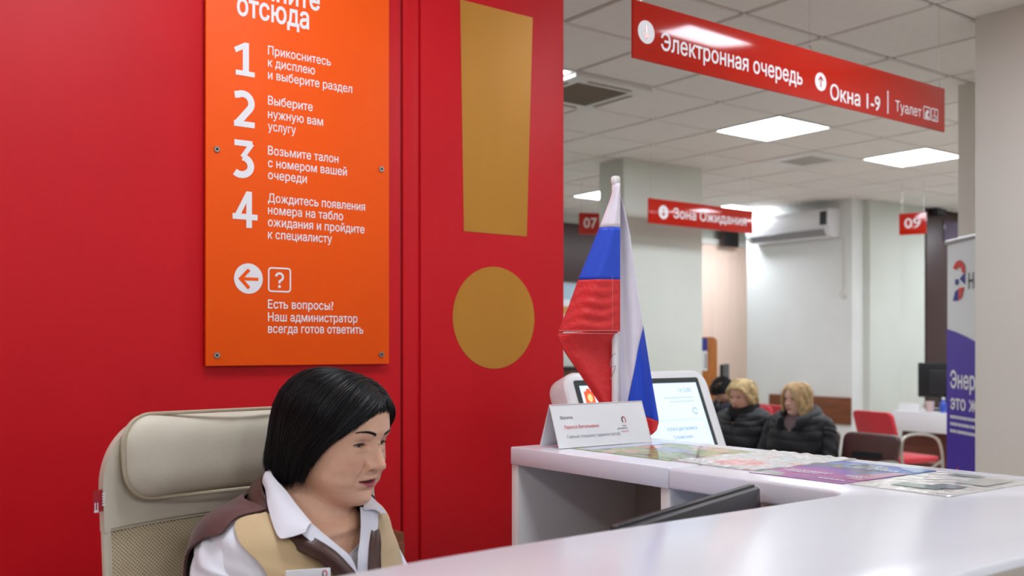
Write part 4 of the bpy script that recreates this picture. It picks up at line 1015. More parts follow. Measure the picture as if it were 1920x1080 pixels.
class Head:
    """a face built from a profile, widths and local features"""
    def __init__(self, rows=250, cols=220, skin=(226, 178, 152), lip=(176, 92, 92), eye_open=0.45, full=1.0, mouth_open=1.0, brow=(30, 22, 20), gaze=-.25):
        t = np.linspace(0, len(HK)-1, rows); k = np.arange(len(HK)); K = np.array(HK, float)
        zf, yf, zb, yb, w, nf = [pchip(k, K[:, i], t) for i in range(6)]
        s = np.linspace(0, 1, cols//2+1); th = np.pi*(0.72*s+0.28*s**2.2) ; th = np.concatenate([th, 2*np.pi-th[-2:0:-1]])
        self.th = th
        c = np.cos(th)[None, :]; sn = np.sin(th)[None, :]
        yc = np.interp(t, k, [-2, -6, -10, -12, -12, -10, -8, -6, -4, -2, 0, 2, 2, 0, -2, -3, -4, -4, -4])
        n = np.where(c > 0, nf[:, None], 2.15)
        a = np.where(c > 0, (yf-yc)[:, None], (yc-yb)[:, None])
        x = w[:, None]*np.sign(sn)*np.abs(sn)**(2/n); yy = a*np.sign(c)*np.abs(c)**(2/n)
        y = yc[:, None]+yy
        f = (y-yb[:, None])/(yf-yb)[:, None]
        z = zb[:, None]+(zf-zb)[:, None]*f**0.85
        self.eo = eye_open; self.full = full; self.mo = mouth_open; self.gaze = gaze
        front = np.clip(c*1.6, 0, 1)*np.ones_like(x)
        y2 = self.feat(x, y, z, front)
        # cheeks and jowls also push out sideways
        r = np.abs(x)
        side = full*(2.6*np.exp(-((z+20)/24)**2-((y-48)/26)**2)+4.0*np.exp(-((z+62)/20)**2-((y-44)/28)**2))
        x2 = x+np.sign(x)*side
        self.P = np.stack([x2, y2, z], -1)
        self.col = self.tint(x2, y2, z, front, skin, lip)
        self.front = front; self.brow = brow
    EX, EZ, ER, EY = 30.0, 14.0, 12.0, 65.0
    def feat(self, x, y, z, fr):
        r = np.abs(x); g = lambda d, s: np.exp(-(d/s)**2)
        d = np.zeros_like(x)
        # nose
        dn = np.interp(z, [-37, -33.5, -31, -28, -24, -19, -12, -4, 5, 14, 22, 30], [0, 1.5, 8, 18, 22.5, 23.0, 19.5, 14.5, 9, 4, 1.2, 0])
        sg = np.interp(z, [-36, -30, -22, -14, -4, 8, 20], [8, 9.6, 10.6, 9.6, 9.0, 8.4, 9])
        d += dn*np.exp(-(r/sg)**2.7)
        d += 11*g(r-16.8, 5.2)*g(z+23.0, 7.0)
        d -= 6*g(r-24.2, 2.2)*g(z+22.5, 8.5)
        d -= 6.0*g(r-9.5, 4.0)*g(z+31.5, 2.4)
        # brow, socket
        d += 2.6*g(r-24, 17)*g(z-34, 6.5)
        d -= 8.6*g(r-28, 13)*g(z-14.5, 8.5); d -= 4.5*g(r-15.5, 4.5)*g(z-15, 8)
        # cheeks
        fu = self.full
        d += fu*(3.2*g(r-40, 17)*g(z+16, 16)+2.6*g(r-44, 16)*g(z+58, 20))
        d -= 1.2*g(r-31, 12)*g(z+3.5, 2.2)+.8*g(r-34, 13)*g(z+8.5, 2)          # lid bags
        # nose-to-mouth fold and mouth corner fold
        xl = 25+(-24-z)*.20; m_ = 1/(1+np.exp((z+20)/3))*1/(1+np.exp(-(z+60)/3))
        d -= fu*2.6*g(r-xl, 2.3)*m_; d += fu*2.0*g(r-xl-6, 5)*m_
        xm = 28+(-60-z)*.12; d -= fu*2.0*g(r-xm, 2.6)*g(z+68, 9)
        # lips, chin
        d += 5.0*np.exp(-(r/19)**3)*g(z+46.5, 4.8)-1.2*g(r, 3)*g(z+40, 5); d += 5.6*np.exp(-(r/16.5)**3)*g(z+59.5, 4.8)
        ml = np.exp(-(r/22)**6)
        d -= (3.4+3.0*self.mo)*g(z+53.0-.0035*r*r*.6, 1.3+1.0*self.mo*np.exp(-(r/12)**2))*ml
        d -= 2.2*g(r-24, 3.2)*g(z+54.5, 4)
        d -= 3.8*g(r, 17)*g(z+70, 4.0); d += 7*g(r, 14)*g(z+85, 8.5)
        y = y+d*fr
        # lids over the eyeballs
        cx = np.sign(x)*self.EX; dx = x-cx; dz = z-self.EZ
        rr2 = dx*dx+dz*dz
        lid = self.EY+np.sqrt(np.clip((self.ER+1.1)**2-rr2, 0, None))
        ins = (rr2 < (self.ER+1.1)**2) & (fr > .5)
        k = 1.2
        sm = np.where(ins, k*np.logaddexp(y/k, lid/k), y)
        y = np.where(ins, sm, y)
        up, lo = self.lids(dx)
        ball = self.EY+np.sqrt(np.clip((self.ER-1.6)**2-rr2, 0, None))
        hole = ins & (dz < up) & (dz > lo)
        y = np.where(hole, np.minimum(y, ball), y)
        # fold above the lid
        y = y-2.0*np.exp(-((dz-(up+5.6))/1.1)**2)*np.exp(-(dx/12)**4)*fr
        return y
    def lids(self, dx):
        q = np.clip(1-(dx/15.0)**2, 0, None)
        return -3.2+q*(6.5*self.eo), -3.4-q*2.6
    def tint(self, x, y, z, fr, skin, lip):
        r = np.abs(x); g = lambda d, s: np.exp(-(d/s)**2)
        S = np.array(rgb(skin)[:3]); C = np.ones(x.shape+(3,))*S
        def mix(C, c, w): w = np.clip(w, 0, 1)[..., None]; return C*(1-w)+np.array(rgb(c)[:3])*w
        C = mix(C, (212, 138, 120), .35*g(r-40, 16)*g(z+18, 14)*fr+.35*g(r, 12)*g(z+24, 9)*fr)
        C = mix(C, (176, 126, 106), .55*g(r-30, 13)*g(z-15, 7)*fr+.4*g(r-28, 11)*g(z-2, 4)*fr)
        # lips
        zu = -53+7.5*np.exp(-(r/16)**2.2)*(1-.22*g(r, 3)); zl = -53.5-10.5*np.exp(-(r/15.5)**2.2)
        li = 1/(1+np.exp(-(zu-z)/.7))*1/(1+np.exp(-(z-zl)/.7))*np.clip((25-r)/3, 0, 1)*fr
        C = mix(C, lip, li*.9)
        C = mix(C, (70, 24, 26), .9*g(z+53.0-.0021*r*r, 1.1+.9*self.mo*np.exp(-(r/12)**2))*np.clip((23-r)/3, 0, 1)*fr)
        C = mix(C, (92, 48, 40), .85*g(r-10, 3.6)*g(z+30.6, 1.7)*fr)  # nostrils: the shade inside them is put into the tint
        return np.concatenate([C, np.ones(x.shape+(1,))], -1)
    def surf_y(self, x, z):
        """front surface depth at (x, z), nearest sample"""
        if not hasattr(self, '_f'):
            m = self.front > .25; self._f = self.P[m]
        i = np.argmin((self._f[:, 0]-x)**2+(self._f[:, 2]-z)**2); return self._f[i, 1]

# torso rings, metres in the body frame (x right, y forward, z up): front z, side z, back z, half width, front depth, back depth
TK = [(1.128, 1.176, 1.200, .060, .072, .040), (1.112, 1.158, 1.172, .076, .100, .058), (1.102, 1.143, 1.146, .106, .114, .082), (1.094, 1.139, 1.128, .140, .120, .097), (1.086, 1.126, 1.112, .170, .124, .104),
      (1.068, 1.097, 1.086, .188, .131, .109), (1.048, 1.067, 1.058, .197, .140, .113), (1.02, 1.028, 1.024, .200, .152, .117), (.98, .982, .982, .200, .164, .119), (.93, .93, .93, .199, .170, .119), (.88, .88, .88, .195, .166, .118),
      (.80, .80, .80, .190, .152, .117), (.70, .70, .70, .196, .155, .122), (.60, .60, .60, .204, .158, .128), (.52, .52, .52, .205, .15, .13), (.485, .485, .485, .19, .13, .12)]
class Torso:
    def __init__(self, dz=0.0, wide=1.0, deep=1.0, neck=(0, 0)):
        self.nk = np.zeros((len(TK), 2)); self.nk[:3] = np.outer([1, .68, .3], neck)
        self.K = np.array(TK, float); self.K[:, :3] += dz; self.dz = dz
        self.K[3:, 3] *= wide; self.K[3:, 4:] *= deep
    def pt(self, t, th, off=0.0):
        """t along the rings, th round the body from the front, off outwards"""
        t, th = np.broadcast_arrays(np.asarray(t, float), np.asarray(th, float))
        k = np.arange(len(self.K))
        def raw(t, th):
            zf, zs, zb, w, bf, bb = [pchip(k, self.K[:, i], np.clip(t, 0, len(k)-1.0001)) for i in range(6)]
            c = np.cos(th); s = np.sin(th); n = 2.35
            x = w*np.sign(s)*np.abs(s)**(2/n); cc = np.sign(c)*np.abs(c)**(2/n)
            y = np.where(c > 0, bf, bb)*cc
            z = zs+np.where(c > 0, zf-zs, zb-zs)*np.abs(cc)**1.3
            return np.stack([x+np.interp(t, k, self.nk[:, 0]), y+np.interp(t, k, self.nk[:, 1]), z], -1)
        P = raw(t, th)
        if np.any(off):
            e = .03
            a = raw(np.clip(t+e, 0, len(k)-1), th)-raw(np.clip(t-e, 0, len(k)-1), th); b = raw(t, th+.02)-raw(t, th-.02)
            N = np.cross(a, b); N /= np.linalg.norm(N, axis=-1, keepdims=True)+1e-12
            C = P-np.array([0, 0, 0]); flip = np.sign(np.sum(N*(P*np.array([1, 1, 0])+np.array([0, 0, .02])), -1, keepdims=True)); N = N*np.where(flip == 0, 1, flip)
            P = P+N*np.asarray(off)[..., None] if hasattr(off, 'shape') and np.ndim(off) else P+N*off
        return P
    def t_of_z(self, z):   # ring index for a front height
        return float(np.interp(-z, -self.K[:, 0], np.arange(len(self.K))))

def frame(o, f):
    f = Vector(f).normalized(); r = Vector((f.y, -f.x, 0))
    return Matrix(((r.x, f.x, 0, o[0]), (r.y, f.y, 0, o[1]), (r.z, f.z, 1, o[2]), (0, 0, 0, 1)))
def head_frame(o, f, pitch, roll=0.0):
    f = Vector((f[0], f[1], 0)).normalized(); r = Vector((f.y, -f.x, 0)); u = Vector((0, 0, 1))
    c, s = math.cos(pitch), math.sin(pitch)
    f2 = f*c-u*s; u2 = f*s+u*c
    if roll: r, u2 = r*math.cos(roll)+u2*math.sin(roll), u2*math.cos(roll)-r*math.sin(roll)
    return Matrix(((r.x, f2.x, u2.x, o[0]), (r.y, f2.y, u2.y, o[1]), (r.z, f2.z, u2.z, o[2]), (0, 0, 0, 1)))
def xf(M, P):
    P = np.asarray(P, float); A = np.array(M); return P @ A[:3, :3].T+A[:3, 3]

def hand(mb, wrist, d, palm_n, side, curl=.5, L=.175):
    """palm, four bent fingers and a thumb; d points to the fingers, palm_n out of the palm, side to the thumb"""
    w = Vector(wrist); d = Vector(d).normalized(); n = Vector(palm_n); n = (n-d*n.dot(d)).normalized(); s = d.cross(n)*side
    pl = L*.54
    rows = []
    for t, hw, ht in ((-.02, .024, .019), (.0, .026, .018), (.03, .036, .016), (.065, .041, .014), (pl, .040, .011), (pl+.008, .034, .007)):
        rows.append([w+d*t+s*(hw*math.cos(a))+n*(ht*math.sin(a)) for a in [2*math.pi*k/14 for k in range(14)]])
    mb.grid(rows, cv=True); o = len(mb.v)-14; mb.f.append(tuple(range(o, o+14))); mb.mi.append(0); mb.sm.append(True)
    for k, (off, ln) in enumerate(((.029, .068), (.010, .078), (-.010, .072), (-.029, .057))):
        p = w+d*(pl-.012)+s*off; pts = [p]; a = .15
        for seg, fr in enumerate((.46, .30, .24)):
            a += curl*(.55+.12*k) if seg else curl*.4
            p = p+(d*math.cos(a)+n*math.sin(a))*(ln*fr+(.012 if seg == 0 else 0)); pts.append(p)
        sp = smooth_path(pts, 4); K = len(sp)
        mb.tube([Vector(q) for q in sp], [.0088-.0024*i/K for i in range(K-1)]+[.0045], 8)
    p = w+d*.028+s*.026; tp = [p, p+d*.022+s*.022+n*.008, p+d*.05+s*.028+n*.018, p+d*.074+s*.026+n*.026]
    sp = smooth_path(tp, 4); K = len(sp); mb.tube([Vector(q) for q in sp], [.0115-.0030*i/K for i in range(K-1)]+[.005], 8)

def build_body(T, HM, BM, H, parent, arms, legs, name='body'):
    """one skin mesh: head, neck and trunk are one grid; arms, hands, legs grow out of it"""
    mb = MB(); hp = xf(HM, H.P/1000.0)
    rows = [list(map(tuple, r)) for r in hp]
    cols = [r for r in H.col]
    skin = H.col[5, len(H.th)//2]
    tt = np.linspace(0, len(T.K)-1, 60)
    for t in tt:
        rows.append(list(map(tuple, xf(BM, T.pt(t, H.th, -.004))))); cols.append(np.tile(skin, (len(H.th), 1)))
    nb = len(rows[0])
    mb.grid(rows, cv=True, flip=True)
    mb.f.append(tuple(range(nb))); mb.mi.append(0); mb.sm.append(True)
    o = len(mb.v)-nb; mb.f.append(tuple(reversed(range(o, o+nb)))); mb.mi.append(0); mb.sm.append(True)
    R = BM.to_3x3(); jobs = []
    for (S, E, W, hd, pn, sd, cu) in arms:
        lm = MB()
        sp = smooth_path([S, tuple((Vector(S)*.5+Vector(E)*.5)), E, tuple((Vector(E)*.55+Vector(W)*.45)), W], 6)
        K = len(sp); rr = np.interp(np.linspace(0, 1, K), [0, .25, .48, .6, 1], [.036, .042, .040, .041, .026])
        lm.tube([Vector(BM @ Vector(q)) for q in sp], list(rr), 14); hand(lm, BM @ Vector(W), R @ Vector(hd), R @ Vector(pn), sd, cu)
        jobs.append((lm, BM @ Vector(S)))
    for (Hp, Kn, An, toe) in legs:
        lm = MB()
        sp = smooth_path([Hp, tuple(Vector(Hp)*.5+Vector(Kn)*.5), Kn, tuple(Vector(Kn)*.6+Vector(An)*.4), An], 6); K = len(sp)
        rr = np.interp(np.linspace(0, 1, K), [0, .25, .5, .68, 1], [.085, .078, .056, .054, .036])
        lm.tube([Vector(BM @ Vector(q)) for q in sp], list(rr), 14); jobs.append((lm, BM @ Vector(Hp)))
    ncol = list(np.concatenate(cols, 0).reshape(-1, 4))
    for lm, root in jobs:      # each limb is fused, then its root is stitched to the trunk
        tmp = lm.build('limb', 'skin', None, angle=None)
        rm = tmp.modifiers.new('r', 'REMESH'); rm.mode = 'VOXEL'; rm.voxel_size = .004
        dg = bpy.context.evaluated_depsgraph_get(); me2 = bpy.data.meshes.new_from_object(tmp.evaluated_get(dg))
        lv = [Vector(v.co) for v in me2.vertices]; lf = [tuple(p.vertices) for p in me2.polygons]
        bpy.data.objects.remove(tmp)
        bi = [k for k, f in enumerate(mb.f) if len(f) == 4 and min(f) >= len(hp)*nb]
        bc_ = {k: sum((Vector(mb.v[i]) for i in mb.f[k]), Vector())/4 for k in bi}
        fb = min(bi, key=lambda k: (bc_[k]-root).length)
        li = [k for k, f in enumerate(lf) if len(f) == 4]
        fl2 = min(li, key=lambda k: (lv[lf[k][0]]-bc_[fb]).length)
        A = mb.f.pop(fb); mb.mi.pop(fb); mb.sm.pop(fb); B = lf.pop(fl2); o = len(mb.v)
        mb.v += [tuple(v) for v in lv]; B = tuple(i+o for i in B)
        for f in lf: mb.f.append(tuple(i+o for i in f)); mb.mi.append(0); mb.sm.append(True)
        B = tuple(reversed(B)); s = min(range(4), key=lambda s: sum((Vector(mb.v[A[k]])-Vector(mb.v[B[(k+s) % 4]])).length for k in range(4)))
        for k in range(4): mb.f.append((A[k], A[(k+1) % 4], B[(k+1+s) % 4], B[(k+s) % 4])); mb.mi.append(0); mb.sm.append(True)
        ncol += [skin]*len(lv)
    return mb.build(name, 'skin', parent, col=np.array(ncol), angle=None)

def patch(T, BM, tri, off, n=40, m=24, noise=None):
    """cloth over the trunk: tri = list of (ring t, angle from, angle to) in degrees"""
    ts = [q[0] for q in tri]; t = np.linspace(ts[0], ts[-1], n)
    a0 = np.radians(pchip(ts, [q[1] for q in tri], t)); a1 = np.radians(pchip(ts, [q[2] for q in tri], t))
    s = np.linspace(0, 1, m); th = a0[:, None]+(a1-a0)[:, None]*s[None, :]; tm = np.repeat(t[:, None], m, 1)
    o = np.full(tm.shape, off)
    if noise is not None: o = o+noise(tm, th)
    return xf(BM, T.pt(tm, th, o))
def thick(mb, P, th_, flip=False):
    """close a cloth grid with a second layer towards the inside"""
    R, C = P.shape[:2]
    du = np.gradient(P, axis=0); dv = np.gradient(P, axis=1); N = np.cross(du, dv); N /= np.linalg.norm(N, axis=-1, keepdims=True)+1e-12
    Q = P-N*th_*(1 if not flip else -1)
    A = [[tuple(p) for p in r] for r in P]; B = [[tuple(p) for p in r] for r in Q]
    mb.grid(A, flip=flip); mb.grid(B, flip=not flip)
    ea = A[0]+[A[i][-1] for i in range(1, R)]+A[-1][-2::-1]+[A[i][0] for i in range(R-2, 0, -1)]
    eb = B[0]+[B[i][-1] for i in range(1, R)]+B[-1][-2::-1]+[B[i][0] for i in range(R-2, 0, -1)]
    mb.grid([ea, eb], cv=True, flip=not flip, smooth=False)

def eyes(HM, H, parent, iris=(70, 44, 30), gaze=(0, 0, 0)):
    for s in (1, -1):
        mb = MB(HM); c = Vector((s*H.EX, H.EY, H.EZ))/1000; R = H.ER/1000
        g = Vector((gaze[0], 1, gaze[1])).normalized(); u = g.orthogonal().normalized(); w = g.cross(u)
        for mi, (a0, a1, rr) in enumerate(((.52, math.pi, 1.0), (.22, .52, 1.002), (.0, .22, 1.004))):
            mb.cur = mi; rows = []
            for k in range(9):
                a = a0+(a1-a0)*k/8; a = max(a, 1e-3)
                rows.append([c+(g*math.cos(a)+(u*math.cos(b)+w*math.sin(b))*math.sin(a))*(R*rr) for b in [2*math.pi*j/20 for j in range(20)]])
            mb.grid(rows, cv=True)
        mb.build('eye', ['eye_white', 'iris', 'pupil'], parent)
        # lashes: a dark rim along the upper lid, short hairs
        mb = MB(HM); pts = []
        for q in np.linspace(-14, 14, 17):
            up, lo = H.lids(np.array(q)); dz = float(up)-.2; y = H.EY+math.sqrt(max(0, (H.ER+1.5)**2-q*q-dz*dz)); pts.append(Vector((s*H.EX+q, y, H.EZ+dz))/1000)
        mb.tube(pts, [.0004]+[.0011]*15+[.0004], 6)
        for i in range(1, 16):
            p = pts[i]; e = p+Vector(((p.x*1000-s*H.EX)*.00016+s*.0012, .0050, -.0010+.0018*self_curl(i)))
            mb.tube([p, p*.4+e*.6+Vector((0, 0, -.0008)), e], [.00032, .00025, .00008], 4)
        mb.build('eyelashes', 'hair_black', parent)
def self_curl(i): return .4+.3*math.sin(i*2.1)
def brows(HM, H, parent, mat, z0=31.0, arch=4.5, dens=210):
    for s in (1, -1):
        mb = MB(HM); rnd = random.Random(5)
        for i in range(dens):
            q = i/(dens-1); x = 11+q*34; zc = z0-.5+11*q-7*q*q+2*math.sin(q*math.pi)
            wdt = 3.8*(1-q**1.6)+1.2
            k = rnd.uniform(-.5, .5); z = zc+k*wdt; y = H.surf_y(s*x, z)
            ln = 5.0-1.8*q; an = math.radians(40-38*q**.8-16*k)
            x2 = x+ln*math.cos(an); z2 = z+ln*math.sin(an)*.75; y2 = H.surf_y(s*x2, z2)
            mb.tube([Vector((s*x, y-.2, z))/1000, Vector((s*(x+x2)/2, (y+y2)/2+.6, (z+z2)/2))/1000, Vector((s*x2, y2+.3, z2))/1000], [.0005, .0006, .00015], 4)
        mb.build('eyebrow', mat, parent)

class Hair:
    """strands from a parting line over a rounded shell down to a cut edge"""
    def __init__(self, HM, edge, part=((-14, 84), (-12, 40), (-6, -10), (0, -55)), e=(81, 98.5, 88), cz=33, flare=0.0):
        self.M = HM; self.e = e; self.cz = cz; self.edge = edge; self.part = part; self.flare = flare
        self.pa = [q[0] for q in edge]; self.pz = [q[1] for q in edge]; self.po = [q[2] if len(q) > 2 else 0 for q in edge]
    def shell(self, p, off):
        ax, ay, az = [v+off for v in self.e]; c = np.array([0, -6, self.cz]); d = p-c
        if d[2] > 0:
            k = (abs(d[0]/ax)**2.3+abs(d[1]/ay)**2.3+abs(d[2]/az)**2.3)**(1/2.3); return c+d/max(k, 1e-6)
        k = (abs(d[0]/ax)**2.3+abs(d[1]/ay)**2.3)**(1/2.3); fl = 1+self.flare*(-d[2]/100.0)
        return np.array([c[0]+d[0]/max(k, 1e-6)*fl, c[1]+d[1]/max(k, 1e-6)*fl, p[2]])
    def end(self, az):
        z = float(np.interp(abs(az) if False else az, self.pa, self.pz)); o = float(np.interp(az, self.pa, self.po))
        a = math.radians(az); return np.array([math.sin(a)*100, -6+math.cos(a)*100, z]), o
    def root(self, u):
        k = u*(len(self.part)-1); i = min(int(k), len(self.part)-2); f = k-i
        x = self.part[i][0]*(1-f)+self.part[i+1][0]*f; y = self.part[i][1]*(1-f)+self.part[i+1][1]*f
        return np.array([x, y, self.cz+60.0])
    def strand(self, az, u, off, n=16, wav=0.0, ph=0.0, tuck=0.0, ext=0.0):
        R = self.shell(self.root(u), off*.5); E, o = self.end(az); E[2] -= ext; E = self.shell(E, off+o)
        pts = []
        for i in range(n+1):
            t = i/n; s = t
            p = R*(1-s)+E*s
            # keep height falling late so strands first run over the crown
            p[2] = R[2]+(E[2]-R[2])*(s**1.35)
            of = off*(.5+.5*min(1, t*3))+o*t
            q = self.shell(p, of+wav*math.sin(t*9+ph)*t)
            if tuck and t > .7:
                k = (t-.7)/.3; q = q*1.0; q[0] *= 1-tuck*k*k*.12; q[1] = -6+(q[1]+6)*(1-tuck*k*k*.12)
            pts.append(q)
        return pts
    def build(self, parent, mat, az0, az1, u_of, count, offs=(2, 12), rad=1.0, wav=0.0, tuck=0.0, seed=1, ext=7, cap=0.0, name='hair'):
        rnd = random.Random(seed); mb = MB(self.M)
        rows = []
        for k in range(81):
            az = az0+(az1-az0)*k/80
            rows.append([tuple(q/1000) for q in self.strand(az, u_of(az), cap, 20, tuck=tuck)])
        mb.grid(rows, flip=False); mb.grid([[tuple(np.array(p)*.985) for p in r] for r in rows], flip=True)
        clump = [rnd.uniform(-1, 1) for _ in range(60)]
        for i in range(count):
            az = rnd.uniform(az0, az1); cidx = int((az-az0)/(az1-az0)*59)
            u = min(1, max(0, u_of(az)+rnd.uniform(-.05, .05)))
            off = rnd.uniform(*offs)+2.0*clump[cidx]
            pts = self.strand(az+2.0*clump[(cidx*7) % 60]+rnd.uniform(-2, 2), u, off, 15, wav*rnd.uniform(.5, 1.2), az*.15+rnd.uniform(-.6, .6), tuck*rnd.uniform(.5, 1.6), rnd.uniform(-ext*.6, ext))
            r = rad*rnd.uniform(.6, 1.25)/1000
            mb.tube([Vector(p)/1000 for p in pts], [r*.7]+[r]*10+[r*.9, r*.75, r*.55, r*.35, r*.12][:len(pts)-11], 4, caps=False)
        return mb.build(name, mat, parent, angle=None)

pm('skin', (226, 178, 152), rough=.45, var=.03, vscale=90, bump=.04, bscale=700, spec=.4, sss=.05, attr=True)
pm('hair_black', (11, 10, 11), rough=.42, var=.25, vscale=60, spec=.35)
pm('hair_blond', (242, 216, 166), rough=.55, var=.3, vscale=40, spec=.4)
pm('hair_long', (216, 184, 138), rough=.55, var=.35, vscale=30, spec=.4)
pm('eye_white', (226, 216, 208), rough=.1, coat=.6); pm('iris', (66, 42, 28), rough=.1, coat=1); pm('pupil', (10, 8, 8), rough=.1, coat=1)
pm('shirt_white', (232, 232, 240), rough=.7, var=.01, bump=.12, bscale=28, sheen=.15)
pm('vest_beige', (206, 178, 134), rough=.72, var=.03, bump=.08, bscale=40, sheen=.2)
pm('vest_brown', (84, 44, 42), rough=.55, var=.05, bump=.08, bscale=40, sheen=.2)
pm('scarf_brown', (74, 46, 38), rough=.45, var=.06, bump=.1, bscale=60)
pm('skirt_dark', (40, 34, 36), rough=.8); pm('gold', (220, 176, 90), rough=.25, metal=1.0)

# ---- the administrator at the desk
ad = thing('person', 'seated woman in white shirt, beige and brown vest with dark bob, looking down', 'person', (.79, 1.62, 0))
BM = frame((.744, 1.635, 0), (.2357, -.972, 0)) @ Matrix.Translation((0, 0, 1.11)) @ Matrix.Rotation(math.radians(3), 4, 'Y') @ Matrix.Translation((0, 0, -1.11)); T = Torso(wide=.91, neck=(-.022, .028))
hf = (.393, -.92)
HM = head_frame((.802, 1.585, 1.252), hf, math.radians(8))
H = Head(skin=(240, 190, 158), lip=(184, 74, 88), eye_open=.60, full=1.15, mouth_open=1.2)
arms = [((.145, -.01, 1.075), (.218, .10, .82), (.07, .33, .815), (-.25, .95, -.05), (0, 0, -1), 1, .35), ((-.145, -.01, 1.075), (-.218, .10, .82), (-.09, .33, .815), (.25, .95, -.05), (0, 0, -1), -1, .35)]
legs = [((.10, .02, .56), (.11, .40, .52), (.11, .42, .09), 0), ((-.10, .02, .56), (-.11, .40, .52), (-.11, .42, .09), 0)]
# sleeves, skirt and shoes are worn over the skin, hands rest at the keyboard edge
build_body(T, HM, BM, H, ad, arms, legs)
eyes(HM, H, ad, gaze=(0, -.5))
brows(HM, H, ad, 'hair_black')
# near ear with its gold ring, under the hair edge
mb = MB(HM)
for s in (1, -1):
    mb.tube([Vector((s*74, -4, -26))/1000+Vector((s*.001, .006*math.cos(a), -.008+.006*math.sin(a))) for a in [2*math.pi*k/16 for k in range(17)]], .0011, 6, caps=False)
mb.build('earring', 'gold', ad)
edge = [(-180, -44, 10), (-150, -58, 6), (-110, -60), (-80, -52), (-66, -20), (-58, 12), (-45, 42), (-30, 62), (-12, 77), (0, 77), (12, 71), (25, 57), (38, 40), (48, 23), (57, 8), (64, -6), (71, -24), (78, -46, 1), (84, -64, 1), (92, -62, 2), (104, -72, 2), (120, -74, 6), (140, -62, 14), (160, -46, 20), (180, -40, 20)]
HR = Hair(HM, edge, part=((-22, 80), (-20, 50), (-12, 5), (-2, -45)))
u_near = lambda az: float(np.interp(az, [-20, 10, 40, 70, 110, 180], [0, .02, .12, .30, .62, 1]))
HR.build(ad, 'hair_black', -16, 180, u_near, 2600, offs=(0, 7), rad=.62, wav=1.6, tuck=.25, seed=2, ext=11)
HR.build(ad, 'hair_black', -180, -14, lambda az: u_near(-az), 1200, offs=(0, 8), rad=.7, wav=1.6, tuck=.25, seed=3, ext=11)

def fold(tm, th): return .0016*np.sin(th*9+tm*2.1)+.0012*np.sin(tm*5+th*4)
# shirt body with its open front
mb = MB()
for s in (1, -1):
    P = patch(T, BM, [(1.4, s*62, s*180), (2.5, s*38, s*180), (4, s*17, s*180), (5.3, s*0.5, s*180), (7, 0, s*180), (13, 0, s*180)], .0035, 60, 40, fold)
    thick(mb, P, .0015, flip=(s < 0))
mb.build('shirt', 'shirt_white', ad, angle=60)
# sleeves
for s in (1, -1):
    mb = MB()
    S = smooth_path([(s*.110, -.004, 1.078), (s*.138, .002, 1.064), (s*.160, .020, 1.01), (s*.186, .060, .92), (s*.206, .10, .83), (s*.18, .19, .81), (s*.085, .31, .815)], 9)
    K = len(S); rr = np.interp(np.linspace(0, 1, K), [0, .12, .3, .55, .7, .95, 1], [.046, .056, .058, .055, .054, .040, .036])
    rows = []; pts = [BM @ Vector(q) for q in S]; u = Vector((0, 0, 1))
    for i in range(K):
        tg = (pts[min(i+1, K-1)]-pts[max(i-1, 0)]).normalized(); u = Vector((.2, .3, 1)); u = (u-tg*u.dot(tg)).normalized(); w = tg.cross(u); q = i/K
        rows.append([pts[i]+(u*math.cos(a)+w*math.sin(a))*(rr[i]*(1+.035*math.sin(a*5+q*7)*(1-q)+.03*math.sin(q*38+a*2)*q+.05*math.exp(-((q-.12)/.08)**2)*math.sin(a*11)+.03*math.sin(a*8+q*5)*math.exp(-((q-.3)/.2)**2)))for a in [2*math.pi*k/40 for k in range(40)]])
    mb.grid(rows, cv=True, flip=True)
    mb.grid([rows[-1], [tuple(Vector(p)*.995+pts[-1]*.005) for p in rows[-1]]], cv=True, flip=True)
    mb.build('sleeve', 'shirt_white', ad, angle=None)
# vest: beige fronts, brown back and yoke
mb = MB()
for s in (1, -1):
    P = patch(T, BM, [(1.7, s*46, s*78), (2.35, s*40, s*80), (3.2, s*30, s*81), (4.05, s*22, s*70), (5.0, s*16.5, s*51), (6.0, s*10, s*45), (7.0, s*5, s*47), (8.0, s*.6, s*58), (9.3, 0, s*88), (13, 0, s*90)], .0095, 70, 26, lambda a, b: .0010*np.sin(a*3+b*5))
    thick(mb, P, .004, flip=(s < 0))
mb.build('vest_front', 'vest_beige', ad, angle=50)
mb = MB()
P = patch(T, BM, [(1.6, 79, 281), (2.35, 81, 279), (3.2, 82, 278), (4.05, 80, 280), (4.6, 92, 268), (5.3, 108, 252), (6.2, 116, 244), (7.2, 112, 248), (8.4, 96, 264), (9.6, 89, 271), (13, 89, 271)], .013, 70, 60)
thick(mb, P, .004)
mb.build('vest_back', 'vest_brown', ad, angle=50)
